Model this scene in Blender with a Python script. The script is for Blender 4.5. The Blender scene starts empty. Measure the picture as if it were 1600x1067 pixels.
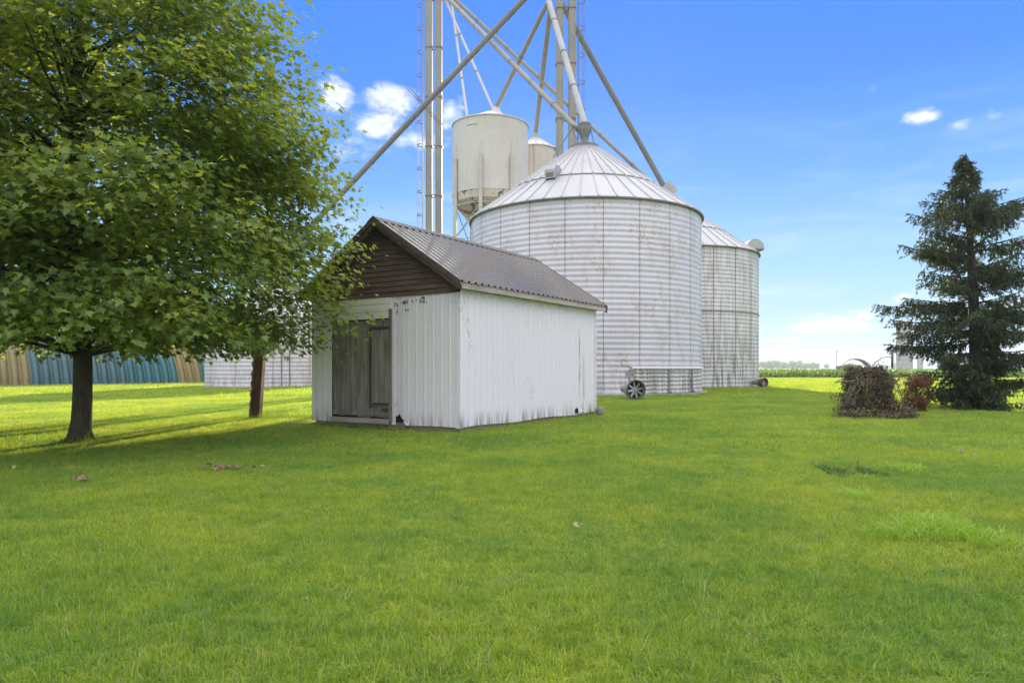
import bpy, math, random
import numpy as np
from mathutils import Vector, Matrix, Quaternion

random.seed(7)
RNG = np.random.default_rng(11)
R_ = math.radians
scene = bpy.context.scene
COL = scene.collection

# ------------------------------------------------------------------ camera
CAM_H, F, HOR = 1.3, 1100.0, 575.0          # eye height (m), focal length in photo pixels, horizon row
cd = bpy.data.cameras.new('camera')
cam = bpy.data.objects.new('camera', cd)
COL.objects.link(cam)
cam.location = (0, 0, CAM_H)
cam.rotation_euler = (R_(90), 0, 0)
cd.sensor_width = 36.0
cd.lens = F / 1600 * 36.0
cd.shift_y = (HOR - 533.5) / 1600
cd.clip_start, cd.clip_end = 0.1, 6000
scene.camera = cam
scene.render.resolution_x, scene.render.resolution_y = 1024, 682

# ------------------------------------------------------------------ light and sky
SUN_AZ, SUN_EL = R_(5.5), R_(16.2)          # azimuth is measured from +Y towards +X
sd = Vector((math.sin(SUN_AZ) * math.cos(SUN_EL), math.cos(SUN_AZ) * math.cos(SUN_EL), math.sin(SUN_EL)))
ld = bpy.data.lights.new('sun', 'SUN')
ld.energy, ld.angle, ld.color = 5.0, R_(0.5), (1.0, 0.83, 0.55)
sun = bpy.data.objects.new('sun', ld)
COL.objects.link(sun)
sun.location = (20, 120, 60)
sun.rotation_euler = sd.to_track_quat('Z', 'Y').to_euler()

scene.view_settings.view_transform = 'Standard'
scene.view_settings.look = 'None'
scene.view_settings.exposure = 1.34
scene.view_settings.gamma = 1.0
try:
    scene.cycles.use_denoising = True
    scene.cycles.denoising_prefilter = 'FAST'
    scene.cycles.max_bounces = 8
    scene.cycles.transparent_max_bounces = 8
    scene.cycles.volume_bounces = 0
except Exception:
    pass


class NT:
    """small helper round a node tree"""
    def __init__(s, tree):
        s.t = tree
        s.n = tree.nodes
        s.l = tree.links

    def new(s, typ, **kw):
        n = s.n.new(typ)
        for k, v in kw.items():
            setattr(n, k, v)
        return n

    def put(s, sock, v):
        if isinstance(v, bpy.types.NodeSocket):
            s.l.new(v, sock)
        elif v is not None:
            sock.default_value = v

    def math(s, op, a, b=None, c=None, clamp=False):
        n = s.new('ShaderNodeMath', operation=op, use_clamp=clamp)
        s.put(n.inputs[0], a)
        if b is not None: s.put(n.inputs[1], b)
        if c is not None: s.put(n.inputs[2], c)
        return n.outputs[0]

    def mix(s, f, a, b, mode='MIX'):
        n = s.new('ShaderNodeMix', data_type='RGBA', blend_type=mode)
        s.put(n.inputs[0], f)
        s.put(n.inputs[6], a)
        s.put(n.inputs[7], b)
        return n.outputs[2]

    def ramp(s, f, stops, interp='LINEAR'):
        n = s.new('ShaderNodeValToRGB')
        cr = n.color_ramp
        cr.interpolation = interp
        while len(cr.elements) < len(stops):
            cr.elements.new(0.5)
        for e, (p, c) in zip(cr.elements, stops):
            e.position = p
            e.color = c if len(c) == 4 else (*c, 1)
        s.put(n.inputs[0], f)
        return n.outputs[0]

    def noise(s, vec, scale, detail=4, rough=0.55, dist=0.0):
        n = s.new('ShaderNodeTexNoise')
        s.put(n.inputs['Vector'], vec)
        n.inputs['Scale'].default_value = scale
        n.inputs['Detail'].default_value = detail
        n.inputs['Roughness'].default_value = rough
        n.inputs['Distortion'].default_value = dist
        return n.outputs[0]

    def mapping(s, vec, scale=(1, 1, 1), loc=(0, 0, 0), rot=(0, 0, 0)):
        n = s.new('ShaderNodeMapping')
        s.put(n.inputs[0], vec)
        n.inputs['Location'].default_value = loc
        n.inputs['Rotation'].default_value = rot
        n.inputs['Scale'].default_value = scale
        return n.outputs[0]


def rng_ramp(nt, v, lo, hi):
    n = nt.new('ShaderNodeMapRange')
    n.interpolation_type = 'SMOOTHSTEP'
    nt.put(n.inputs[0], v)
    n.inputs[1].default_value, n.inputs[2].default_value = lo, hi
    return n.outputs[0]


OVER, BACK = 17.5, 9.5


def build_world():
    w = bpy.data.worlds.new('World')
    scene.world = w
    w.use_nodes = True
    nt = NT(w.node_tree)
    nt.n.clear()
    sky = nt.new('ShaderNodeTexSky', sky_type='NISHITA')
    sky.sun_disc = False
    sky.sun_elevation, sky.sun_rotation = SUN_EL, SUN_AZ
    sky.air_density, sky.dust_density, sky.ozone_density = 1.0, 0.35, 3.0
    sky.altitude = 200
    tc = nt.new('ShaderNodeTexCoord')
    sep = nt.new('ShaderNodeSeparateXYZ')
    nt.l.new(tc.outputs['Generated'], sep.inputs[0])
    X, Y, Z = sep.outputs
    # clear blue of the photograph's sky by height above the horizon
    grad = nt.ramp(nt.math('ABSOLUTE', Z), [(0.0, (5.6, 7.3, 9.4)), (0.06, (4.9, 6.9, 9.4)), (0.137, (3.8, 6.2, 9.2)), (0.25, (1.62, 4.0, 9.4)),
                                            (0.36, (0.68, 2.7, 9.5)), (0.50, (0.50, 2.35, 9.4)), (1.0, (0.3, 1.4, 6.0))])
    # mapped to [0,1] ramps clamp nothing: ramp colours may exceed 1
    col = nt.mix(0.92, sky.outputs[0], nt.mix(1.0, grad, (.69, .83, .88, 1), 'MULTIPLY'))
    # clouds: soft blobs at fixed bearings broken up by noise
    az = nt.math('ARCTAN2', X, Y)
    el = nt.math('ARCSINE', Z)
    comb = nt.new('ShaderNodeCombineXYZ')
    nt.put(comb.inputs[0], az)
    nt.put(comb.inputs[1], nt.math('MULTIPLY', el, 1.7))
    fb = nt.noise(comb.outputs[0], 22, 7, 0.62, 0.4)
    fb2 = nt.noise(comb.outputs[0], 60, 5, 0.6, 0.2)
    total = None
    for (px, py, wx, wy, amp) in CLOUDS:
        a0 = math.atan2(px - 800, F)
        e0 = math.atan2(HOR - py, math.hypot(F, px - 800))
        wa = wx / F * math.cos(a0) ** 2
        we = wy / F * math.cos(e0) ** 2
        dx = nt.math('DIVIDE', nt.math('SUBTRACT', az, a0), wa)
        dy = nt.math('DIVIDE', nt.math('SUBTRACT', el, e0), we)
        r2 = nt.math('ADD', nt.math('MULTIPLY', dx, dx), nt.math('MULTIPLY', dy, dy))
        g = nt.math('MULTIPLY', nt.math('POWER', 2.718, nt.math('MULTIPLY', r2, -1.0)), amp)
        total = g if total is None else nt.math('MAXIMUM', total, g)
    dens = nt.math('ADD', total, nt.math('MULTIPLY', nt.math('SUBTRACT', fb, 0.5), 1.5))
    dens = nt.math('ADD', dens, nt.math('MULTIPLY', nt.math('SUBTRACT', fb2, 0.5), 0.5))
    dens = nt.math('MULTIPLY', rng_ramp(nt, dens, 0.36, 1.15), rng_ramp(nt, total, 0.05, 0.45))
    shade = nt.mix(rng_ramp(nt, fb2, 0.35, 0.65), (6.6, 7.2, 8.2, 1), (8.8, 9.0, 9.3, 1))
    col = nt.mix(nt.math('MULTIPLY', dens, 0.92), col, shade)
    wv = nt.new('ShaderNodeCombineXYZ')
    nt.put(wv.inputs[0], nt.math('MULTIPLY', az, 1.6))
    nt.put(wv.inputs[1], nt.math('MULTIPLY', el, 9.0))
    wn = nt.noise(wv.outputs[0], 3.2, 6, 0.6, 0.6)
    wk = nt.math('MULTIPLY', nt.math('MULTIPLY', rng_ramp(nt, wn, 0.45, 0.75), rng_ramp(nt, el, 0.42, 0.10)), 0.30)
    col = nt.mix(wk, col, (7.4, 8.0, 8.6, 1))
    # unseen bright cloud overhead and behind the camera, added as fill and roof reflection
    pc = nt.noise(tc.outputs['Generated'], 3.5, 6, 0.6, 0.5)
    back = nt.math('MULTIPLY', rng_ramp(nt, Y, 0.15, -0.25), rng_ramp(nt, pc, 0.25, 0.5))
    col = nt.mix(back, col, (BACK * .95, BACK * .99, BACK * 1.06, 1))
    top = nt.math('MULTIPLY', rng_ramp(nt, Z, 0.466, 0.497), nt.math('MAXIMUM', rng_ramp(nt, pc, 0.22, 0.45), rng_ramp(nt, Y, 0.3, 0.6)))
    col = nt.mix(top, col, (OVER * .99, OVER, OVER * 1.03, 1))
    # below the horizon: plain field green-grey, so the light from below is not blue
    col = nt.mix(rng_ramp(nt, Z, -0.004, -0.03), col, (0.5, 0.7, 0.3, 1))
    bg = nt.new('ShaderNodeBackground')
    nt.put(bg.inputs[0], col)
    bg.inputs[1].default_value = 0.055
    out = nt.new('ShaderNodeOutputWorld')
    nt.l.new(bg.outputs[0], out.inputs[0])


CLOUDS = [(606, 155, 52, 32, 1.15), (590, 195, 52, 30, 1.1), (525, 145, 34, 34, 1.05), (700, 178, 34, 36, 0.85), (650, 220, 80, 22, 0.72), (560, 235, 60, 26, .7),
          (1440, 183, 32, 13, 1.12), (1500, 194, 28, 10, 0.62), (1548, 178, 22, 14, 0.58), (1366, 140, 14, 11, 0.62),
          (1310, 506, 66, 17, 1.2), (1345, 494, 34, 12, 1.15), (1265, 511, 40, 12, 1.0), (1218, 531, 46, 9, 0.7), (1412, 465, 24, 8, 0.85),
          (1355, 447, 9, 6, 0.6), (1180, 560, 150, 9, 0.5), (540, 350, 60, 16, 0.62)]
build_world()


# ------------------------------------------------------------------ helpers
def at(px, py, d):
    """the world point seen at photo pixel (px, py) at depth d metres"""
    return Vector(((px - 800) / F * d, d, CAM_H + (HOR - py) / F * d))


def ground_depth(py):
    return CAM_H * F / (py - HOR)


def link_mesh(name, verts, faces, mats=None, mi=None, parent=None, smooth=False):
    me = bpy.data.meshes.new(name)
    me.from_pydata(verts, [], faces)
    for m in (mats or []):
        me.materials.append(m)
    if mi is not None and len(mi):
        me.polygons.foreach_set('material_index', mi)
    if smooth:
        me.polygons.foreach_set('use_smooth', [True] * len(me.polygons))
    me.update()
    o = bpy.data.objects.new(name, me)
    COL.objects.link(o)
    if parent: o.parent = parent
    return o


def np_mesh(name, V, polys, mats, parent=None, mi=None, link=True, attrs=None, smooth=False):
    """V (n,3); polys: list of (m,k) integer arrays"""
    me = bpy.data.meshes.new(name)
    V = np.asarray(V, dtype=np.float32)
    me.vertices.add(len(V))
    me.vertices.foreach_set('co', V.ravel())
    loops = np.concatenate([p.ravel() for p in polys]).astype(np.int32)
    tot = np.concatenate([np.full(len(p), p.shape[1], dtype=np.int32) for p in polys])
    start = np.concatenate([[0], np.cumsum(tot)[:-1]]).astype(np.int32)
    me.loops.add(len(loops))
    me.loops.foreach_set('vertex_index', loops)
    me.polygons.add(len(tot))
    me.polygons.foreach_set('loop_start', start)
    me.polygons.foreach_set('loop_total', tot)
    for m in mats:
        me.materials.append(m)
    if mi is not None:
        me.polygons.foreach_set('material_index', np.asarray(mi, dtype=np.int32))
    if smooth:
        me.polygons.foreach_set('use_smooth', np.ones(len(tot), dtype=bool))
    for an, vals in (attrs or {}).items():
        a = me.attributes.new(an, 'FLOAT', 'POINT')
        a.data.foreach_set('value', np.asarray(vals, dtype=np.float32))
    me.update(calc_edges=True)
    me.validate()
    o = bpy.data.objects.new(name, me)
    if link: COL.objects.link(o)
    if parent: o.parent = parent
    return o


class MB:
    """collects simple shapes and links them as one mesh object"""
    def __init__(s):
        s.v, s.f, s.m = [], [], []
        s.cur = 0

    def add(s, verts, faces, mi=None):
        b = len(s.v)
        s.v += [tuple(p) for p in verts]
        s.f += [tuple(b + i for i in f) for f in faces]
        s.m += [s.cur if mi is None else mi] * len(faces)

    def hexa(s, p, mi=None):
        s.add(p, [(0, 3, 2, 1), (4, 5, 6, 7), (0, 1, 5, 4), (1, 2, 6, 5), (2, 3, 7, 6), (3, 0, 4, 7)], mi)

    def box(s, c, ax, ay, az, mi=None):
        """centre and three half-axis vectors"""
        c, ax, ay, az = Vector(c), Vector(ax), Vector(ay), Vector(az)
        s.hexa([c - ax - ay - az, c + ax - ay - az, c + ax + ay - az, c - ax + ay - az,
                c - ax - ay + az, c + ax - ay + az, c + ax + ay + az, c - ax + ay + az], mi)

    def abox(s, x0, x1, y0, y1, z0, z1, mi=None):
        s.hexa([(x0, y0, z0), (x1, y0, z0), (x1, y1, z0), (x0, y1, z0), (x0, y0, z1), (x1, y0, z1), (x1, y1, z1), (x0, y1, z1)], mi)

    def bar(s, p, q, w, h=None, mi=None, up=(0, 0, 1)):
        """a rectangular bar from p to q"""
        p, q = Vector(p), Vector(q)
        d = q - p
        u = Vector(up)
        if abs(d.normalized().dot(u)) > 0.98: u = Vector((0, 1, 0))
        x = d.cross(u).normalized() * (w / 2)
        y = x.cross(d).normalized() * ((h or w) / 2)
        s.box((p + q) / 2, x, d / 2, y, mi)

    def tube(s, pts, rad, n=10, mi=None, caps=True):
        pts = [Vector(p) for p in pts]
        if not isinstance(rad, (list, tuple)): rad = [rad] * len(pts)
        rings = []
        prev = None
        for i, p in enumerate(pts):
            t = (pts[min(i + 1, len(pts) - 1)] - pts[max(i - 1, 0)]).normalized()
            if prev is None:
                u = Vector((0, 0, 1)) if abs(t.z) < 0.95 else Vector((1, 0, 0))
                x = t.cross(u).normalized()
            else:
                x = (prev - t * prev.dot(t)).normalized()
            prev = x
            y = t.cross(x)
            rings.append([p + (x * math.cos(2 * math.pi * k / n) + y * math.sin(2 * math.pi * k / n)) * rad[i] for k in range(n)])
        v = [q for r in rings for q in r]
        f = []
        for i in range(len(pts) - 1):
            for k in range(n):
                a, b = i * n + k, i * n + (k + 1) % n
                f.append((a, b, b + n, a + n))
        if caps:
            f.append(tuple(range(n - 1, -1, -1)))
            f.append(tuple((len(pts) - 1) * n + k for k in range(n)))
        s.add(v, f, mi)

    def lathe(s, prof, n=48, c=(0, 0), a0=0.0, a1=2 * math.pi, mi=None, axis=None):
        """prof: (r, z) pairs turned about the vertical through c"""
        full = abs(a1 - a0 - 2 * math.pi) < 1e-6
        m = n if full else n + 1
        v = []
        for (r, z) in prof:
            for k in range(m):
                a = a0 + (a1 - a0) * k / n
                v.append((c[0] + r * math.cos(a), c[1] + r * math.sin(a), z))
        f = []
        for i in range(len(prof) - 1):
            for k in range(n):
                k2 = (k + 1) % m
                f.append((i * m + k, i * m + k2, (i + 1) * m + k2, (i + 1) * m + k))
        if axis is not None:
            v = [axis @ Vector(p) for p in v]
        s.add(v, f, mi)

    def build(s, name, mats, parent=None, smooth=False, angle=None):
        if not isinstance(mats, (list, tuple)): mats = [mats]
        o = link_mesh(name, s.v, s.f, mats, s.m, parent, smooth)
        if smooth and angle:
            try:
                o.data.set_sharp_from_angle(angle=R_(angle))
            except Exception:
                pass
        return o


def build_split(mb, name, mats):
    """one object per separate piece of mb"""
    par = list(range(len(mb.v)))

    def find(i):
        while par[i] != i:
            par[i] = par[par[i]]
            i = par[i]
        return i
    for f in mb.f:
        a = find(f[0])
        for i in f[1:]:
            par[find(i)] = a
    groups = {}
    for f, m in zip(mb.f, mb.m):
        groups.setdefault(find(f[0]), []).append((f, m))
    out = []
    for fs in groups.values():
        ids = sorted({i for f, _ in fs for i in f})
        mp = {i: k for k, i in enumerate(ids)}
        sub = MB()
        sub.v = [mb.v[i] for i in ids]
        sub.f = [tuple(mp[i] for i in f) for f, _ in fs]
        sub.m = [m for _, m in fs]
        out.append(sub.build(name, mats))
    return out


def tag(o, label=None, cat=None, group=None, kind=None):
    if label: o['label'] = label
    if cat: o['category'] = cat
    if group: o['group'] = group
    if kind: o['kind'] = kind
    return o


def thing(name, loc, label, cat, group=None):
    o = bpy.data.objects.new(name, None)
    COL.objects.link(o)
    o.location = loc
    o.empty_display_size = 0.3
    return tag(o, label, cat, group)


def adopt(root, kids):
    """parent parts that were built in world coordinates"""
    for k in kids:
        k.parent = root
        k.matrix_parent_inverse = Matrix.Translation(-Vector(root.location))


# ------------------------------------------------------------------ materials
def mat(name, base, rough=0.6, metal=0.0, spec=0.5, fn=None):
    m = bpy.data.materials.new(name)
    m.use_nodes = True
    nt = NT(m.node_tree)
    b = nt.n['Principled BSDF']
    b.inputs['Base Color'].default_value = (*base, 1)
    b.inputs['Roughness'].default_value = rough
    b.inputs['Metallic'].default_value = metal
    b.inputs['Specular IOR Level'].default_value = spec
    if fn: fn(nt, b)
    return m


def coord(nt, which='Object'):
    return nt.new('ShaderNodeTexCoord').outputs[which]


def wpos(nt):
    return nt.new('ShaderNodeNewGeometry').outputs['Position']


def bump(nt, b, h, strength=0.3, dist=0.02):
    n = nt.new('ShaderNodeBump')
    n.inputs['Strength'].default_value = strength
    n.inputs['Distance'].default_value = dist
    nt.put(n.inputs['Height'], h)
    nt.l.new(n.outputs[0], b.inputs['Normal'])


def weathered(base, dirt, streak, amount=0.5, sscale=(1.6, 1.6, 0.12), patch=0.55, rust=None, low=None, rs=(.60, .72), extra=None):
    """painted or galvanised sheet with vertical streaks, blotches and optional rust"""
    def fn(nt, b):
        p = wpos(nt)
        st = nt.noise(nt.mapping(p, sscale), 3.2, 5, 0.65)
        bl = nt.noise(p, 0.55, 6, 0.6, 0.4)
        fi = nt.noise(p, 9, 4, 0.6)
        c = nt.mix(nt.math('MULTIPLY', rng_ramp(nt, bl, 0.42, 0.72), amount), (*base, 1), (*dirt, 1))
        c = nt.mix(nt.math('MULTIPLY', rng_ramp(nt, st, patch, patch + 0.22), amount), c, (*streak, 1))
        c = nt.mix(nt.math('MULTIPLY', rng_ramp(nt, fi, 0.35, 0.75), 0.18), c, (*dirt, 1))
        if rust:
            rn = nt.noise(nt.mapping(p, (1.3, 1.3, 0.55)), 1.15, 6, 0.7, 0.6)
            rf = nt.noise(nt.mapping(p, (1, 1, 0.7)), 16, 4, 0.7)
            k = nt.math('MULTIPLY', rng_ramp(nt, rn, *rs), rng_ramp(nt, rf, 0.48, 0.62))
            c = nt.mix(nt.math('MULTIPLY', k, 0.85), c, (*rust, 1))
        if low:
            z0, z1, lc, la = low
            sp = nt.new('ShaderNodeSeparateXYZ')
            nt.put(sp.inputs[0], p)
            k = rng_ramp(nt, sp.outputs[2], z1, z0)
            s2 = nt.noise(nt.mapping(p, (2.2, 2.2, 0.22)), 2.6, 5, 0.7)
            k = nt.math('MULTIPLY', nt.math('MULTIPLY', k, rng_ramp(nt, s2, 0.42, 0.66)), la)
            c = nt.mix(k, c, (*lc, 1))
        if extra: c = extra(nt, p, c)
        nt.put(b.inputs['Base Color'], c)
        r = nt.new('ShaderNodeMapRange')
        nt.put(r.inputs[0], bl)
        r.inputs[3].default_value, r.inputs[4].default_value = b.inputs['Roughness'].default_value - 0.1, b.inputs['Roughness'].default_value + 0.15
        nt.put(b.inputs['Roughness'], r.outputs[0])
        bump(nt, b, fi, 0.08, 0.01)
    return fn


def wood(c1, c2, c3, axis=(1, 1, 0.08), scale=14):
    def fn(nt, b):
        p = coord(nt)
        g = nt.noise(nt.mapping(p, axis), scale, 7, 0.7, 0.3)
        g2 = nt.noise(nt.mapping(p, axis), scale * 4, 4, 0.7)
        bl = nt.noise(p, 1.3, 4, 0.6)
        c = nt.mix(rng_ramp(nt, g, 0.35, 0.65), (*c1, 1), (*c2, 1))
        c = nt.mix(nt.math('MULTIPLY', rng_ramp(nt, bl, 0.45, 0.7), 0.7), c, (*c3, 1))
        c = nt.mix(nt.math('MULTIPLY', rng_ramp(nt, g2, 0.55, 0.7), 0.5), c, (c1[0] * 0.4, c1[1] * 0.4, c1[2] * 0.4, 1))
        nt.put(b.inputs['Base Color'], c)
        bump(nt, b, g2, 0.5, 0.01)
    return fn


def leafy(name, cols, trans, tmix=0.45, rough=0.5, noise_scale=0.6, attr='tint', big=None, dry=False):
    """leaf: reflecting and letting light through; colour varies per leaf (attribute) and by patches in the world"""
    m = bpy.data.materials.new(name)
    m.use_nodes = True
    nt = NT(m.node_tree)
    b = nt.n['Principled BSDF']
    out = nt.n['Material Output']
    a = nt.new('ShaderNodeAttribute')
    a.attribute_name = attr
    c = nt.ramp(a.outputs['Fac'], cols)
    tcol = nt.ramp(a.outputs['Fac'], trans)
    if big:
        p = wpos(nt)
        n1 = nt.noise(p, noise_scale, 4, 0.6, 0.3)
        n2 = nt.noise(p, noise_scale * 6, 3, 0.6)
        k = nt.math('ADD', nt.math('MULTIPLY', n1, 0.7), nt.math('MULTIPLY', n2, 0.3))
        k = rng_ramp(nt, k, 0.36, 0.64)
        if dry:
            n3 = nt.noise(p, 7.5, 4, 0.65, 0.3)
            n4 = nt.noise(p, 1.1, 3, 0.6)
            kd = nt.math('MULTIPLY', rng_ramp(nt, n3, 0.52, 0.70), rng_ramp(nt, n4, 0.42, 0.62))
            c = nt.mix(nt.math('MULTIPLY', kd, 0.62), c, (.40, .36, .18, 1))
            kg = nt.math('MULTIPLY', rng_ramp(nt, n3, 0.50, 0.34), 0.75)
            c = nt.mix(kg, c, (.075, .155, .022, 1))
        c = nt.mix(1.0, c, nt.mix(k, (*big[0], 1), (*big[1], 1)), 'MULTIPLY')
        tcol = nt.mix(1.0, tcol, nt.mix(k, (*big[0], 1), (*big[1], 1)), 'MULTIPLY')
    nt.put(b.inputs['Base Color'], c)
    b.inputs['Roughness'].default_value = rough
    b.inputs['Specular IOR Level'].default_value = 0.35
    t = nt.new('ShaderNodeBsdfTranslucent')
    nt.put(t.inputs[0], tcol)
    mx = nt.new('ShaderNodeMixShader')
    mx.inputs[0].default_value = tmix
    nt.l.new(b.outputs[0], mx.inputs[1])
    nt.l.new(t.outputs[0], mx.inputs[2])
    nt.l.new(mx.outputs[0], out.inputs[0])
    return m


def shed_streaks(nt, p, c):
    """two long rust-brown runs near the far end of the side wall, faint ones by the near corner"""
    d = nt.new('ShaderNodeVectorMath', operation='DOT_PRODUCT')
    sb = nt.new('ShaderNodeVectorMath', operation='SUBTRACT')
    nt.put(sb.inputs[0], p)
    sb.inputs[1].default_value = (-1.03, 13.92, 0)
    nt.l.new(sb.outputs[0], d.inputs[0])
    d.inputs[1].default_value = (.535, .845, 0)
    u = d.outputs['Value']
    sp = nt.new('ShaderNodeSeparateXYZ')
    nt.put(sp.inputs[0], p)
    n = nt.noise(nt.mapping(p, (5, 5, .7)), 2.2, 5, .7)
    for (u0, w, z0, z1, a) in ((5.17, .025, .4, 2.5, .8), (5.42, .05, .35, 1.9, .75), (5.0, .02, 1.2, 2.6, .4)):
        k = nt.math('DIVIDE', nt.math('SUBTRACT', u, u0), w)
        k = nt.math('POWER', 2.718, nt.math('MULTIPLY', nt.math('MULTIPLY', k, k), -1.0))
        zk = nt.math('MULTIPLY', rng_ramp(nt, sp.outputs[2], z0, z0 + .3), rng_ramp(nt, sp.outputs[2], z1, z1 - .6))
        k = nt.math('MULTIPLY', nt.math('MULTIPLY', k, zk), nt.math('MULTIPLY', rng_ramp(nt, n, .3, .6), a))
        c = nt.mix(k, c, (.34, .25, .13, 1))
    return c


def bolt_rows(nt, p, c):
    """bolt heads up the lapped seam"""
    sp = nt.new('ShaderNodeSeparateXYZ')
    nt.put(sp.inputs[0], p)
    f = nt.math('FRACT', nt.math('DIVIDE', sp.outputs[2], .172))
    return nt.mix(rng_ramp(nt, f, .45, .5), c, (.12, .11, .11, 1))


def cone_patches(nt, p, c):
    n = nt.noise(p, 1.25, 5, .65, .6)
    return nt.mix(nt.math('MULTIPLY', rng_ramp(nt, n, .55, .585), .9), c, (.07, .05, .042, 1))


M = {}
M['bin_steel'] = mat('bin_steel', (.62, .62, .66), .48, 0.15, fn=weathered((.60, .565, .65), (.48, .45, .51), (.42, .40, .43), 0.5, rust=(.36, .27, .13), rs=(.49, .58), low=(0.2, 1.6, (.22, .22, .18), 0.6)))
M['bin_steel_grimy'] = mat('bin_steel_grimy', (.6, .6, .62), .5, 0.1, fn=weathered((.60, .57, .62), (.46, .44, .45), (.26, .25, .22), 0.8, patch=.47, rust=(.28, .21, .10), low=(1.0, 5.4, (.13, .13, .10), 0.85), rs=(.52,.66)))
M['seam'] = mat('seam_grime', (.24, .23, .24), .7, fn=weathered((.40, .39, .41), (.20, .18, .17), (.30, .24, .18), .8, extra=bolt_rows))
M['roof_steel'] = mat('roof_steel', (.6, .6, .62), .42, .25, fn=weathered((.41, .40, .42), (.33, .32, .34), (.30, .28, .27), .6, sscale=(2, 2, .3)))
M['dark_steel'] = mat('dark_steel', (.16, .15, .15), .6, fn=weathered((.2, .19, .19), (.10, .09, .08), (.14, .10, .07), .7))
M['galv'] = mat('galvanised', (.36, .36, .39), .55, .15, fn=weathered((.38, .38, .41), (.28, .28, .29), (.30, .27, .25), .6))
M['galv_dark'] = mat('galvanised_dark', (.18, .18, .20), .7, .0, fn=weathered((.19, .19, .21), (.13, .13, .14), (.15, .13, .12), .6))
M['leg_steel'] = mat('leg_steel', (.28, .26, .24), .7, .0, fn=weathered((.29, .27, .25), (.22, .20, .18), (.24, .20, .16), .6))
M['cream'] = mat('cream_steel', (.62, .58, .50), .55, .05, fn=weathered((.58, .55, .54), (.50, .47, .45), (.46, .42, .39), .5))
M['cream_rust'] = mat('cream_rusted', (.5, .45, .36), .6, fn=weathered((.50, .46, .39), (.42, .37, .30), (.30, .22, .15), .6, extra=cone_patches))
M['shed_white'] = mat('shed_white', (.78, .79, .80), .42, fn=weathered((.74, .71, .78), (.66, .63, .68), (.60, .57, .56), .30, sscale=(3, 3, .15), patch=.62, low=(0.05, 0.5, (.17, .16, .10), 0.95), rust=(.34, .30, .20), rs=(.60, .70), extra=shed_streaks))
M['shed_board'] = mat('shed_board', (.66, .66, .6), .6, fn=wood((.66, .65, .58), (.74, .73, .67), (.58, .56, .49), (.1, .1, 1), 10))
M['barn_wood'] = mat('barn_wood', (.09, .05, .04), .8, fn=wood((.075, .044, .037), (.145, .088, .072), (.058, .046, .040), (.12, .12, 1), 13))
M['door_wood'] = mat('door_wood', (.12, .11, .11), .85, fn=wood((.13, .115, .105), (.30, .275, .26), (.12, .095, .08), (1, 1, .05), 20))
M['rust'] = mat('rusty_iron', (.12, .05, .03), .8, fn=wood((.10, .042, .026), (.17, .07, .038), (.06, .034, .026), (1, 1, .5), 7))
M['dark_rust'] = mat('dark_rust', (.06, .035, .026), .8, fn=wood((.055, .033, .025), (.09, .05, .034), (.04, .03, .026), (1, 1, .5), 7))
M['rake'] = mat('brown_trim', (.055, .045, .04), .55, fn=wood((.055, .045, .042), (.08, .065, .058), (.05, .045, .045), (.2, .2, .2), 6))
M['eave_board'] = mat('eave_board', (.36, .32, .28), .7, fn=wood((.36, .32, .28), (.46, .42, .38), (.28, .25, .21), (.15, .15, 1), 12))
M['roof_brown'] = mat('brown_roof_metal', (.035, .026, .022), .5, .0, 0.2, fn=weathered((.058, .038, .028), (.042, .028, .021), (.08, .058, .045), .5))
_rb = M['roof_brown'].node_tree.nodes['Principled BSDF']
_rb.inputs['Coat Weight'].default_value, _rb.inputs['Coat Roughness'].default_value, _rb.inputs['Coat IOR'].default_value = 1.0, 0.08, 1.75
M['concrete'] = mat('concrete', (.34, .32, .29), .9, fn=weathered((.36, .33, .29), (.26, .24, .20), (.22, .20, .16), .7))
M['footing'] = mat('footing', (.24, .19, .15), .9, fn=weathered((.26, .20, .155), (.18, .14, .11), (.15, .12, .09), .7))
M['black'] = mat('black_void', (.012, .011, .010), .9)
M['blue_panel'] = mat('blue_panel', (.05, .22, .30), .5, fn=weathered((.010, .094, .115), (.010, .066, .078), (.024, .073, .072), .7, sscale=(1, 1, .2)))
M['teal_panel'] = mat('teal_panel', (.07, .20, .23), .55, fn=weathered((.026, .085, .105), (.022, .056, .06), (.045, .07, .064), .8, sscale=(1, 1, .2)))
M['tan_panel'] = mat('tan_panel', (.34, .28, .14), .6, fn=weathered((.175, .135, .045), (.115, .09, .038), (.08, .068, .04), .7, sscale=(1, 1, .2)))
M['bark'] = mat('maple_bark', (.10, .085, .07), .9, fn=wood((.045, .038, .026), (.08, .068, .045), (.055, .058, .034), (1, 1, .22), 18))
M['spruce_bark'] = mat('spruce_bark', (.07, .055, .05), .9, fn=wood((.035, .027, .024), (.055, .045, .038), (.04, .034, .03), (1, 1, .4), 16))
M['twig'] = mat('dead_twig', (.13, .10, .08), .9, fn=wood((.12, .09, .07), (.2, .165, .14), (.09, .065, .05), (1, 1, 1), 9))
M['fan_grey'] = mat('fan_grey', (.34, .36, .35), .5, .2, fn=weathered((.29, .295, .285), (.20, .20, .18), (.16, .11, .08), .8))
M['fan_rust'] = mat('fan_rust', (.10, .07, .055), .75, fn=weathered((.12, .085, .065), (.08, .05, .04), (.16, .08, .045), .7))
M['blade'] = mat('fan_blade', (.42, .44, .45), .4, .3, fn=weathered((.36, .37, .385), (.25, .25, .25), (.22, .18, .15), .7))
M['stave'] = mat('silo_concrete', (.42, .41, .39), .9, fn=weathered((.44, .43, .40), (.34, .33, .31), (.30, .29, .27), .7))
M['fabric'] = mat('hoop_fabric', (.72, .73, .74), .7)
M['brown_wall'] = mat('hoop_inside', (.30, .22, .17), .8)
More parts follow.
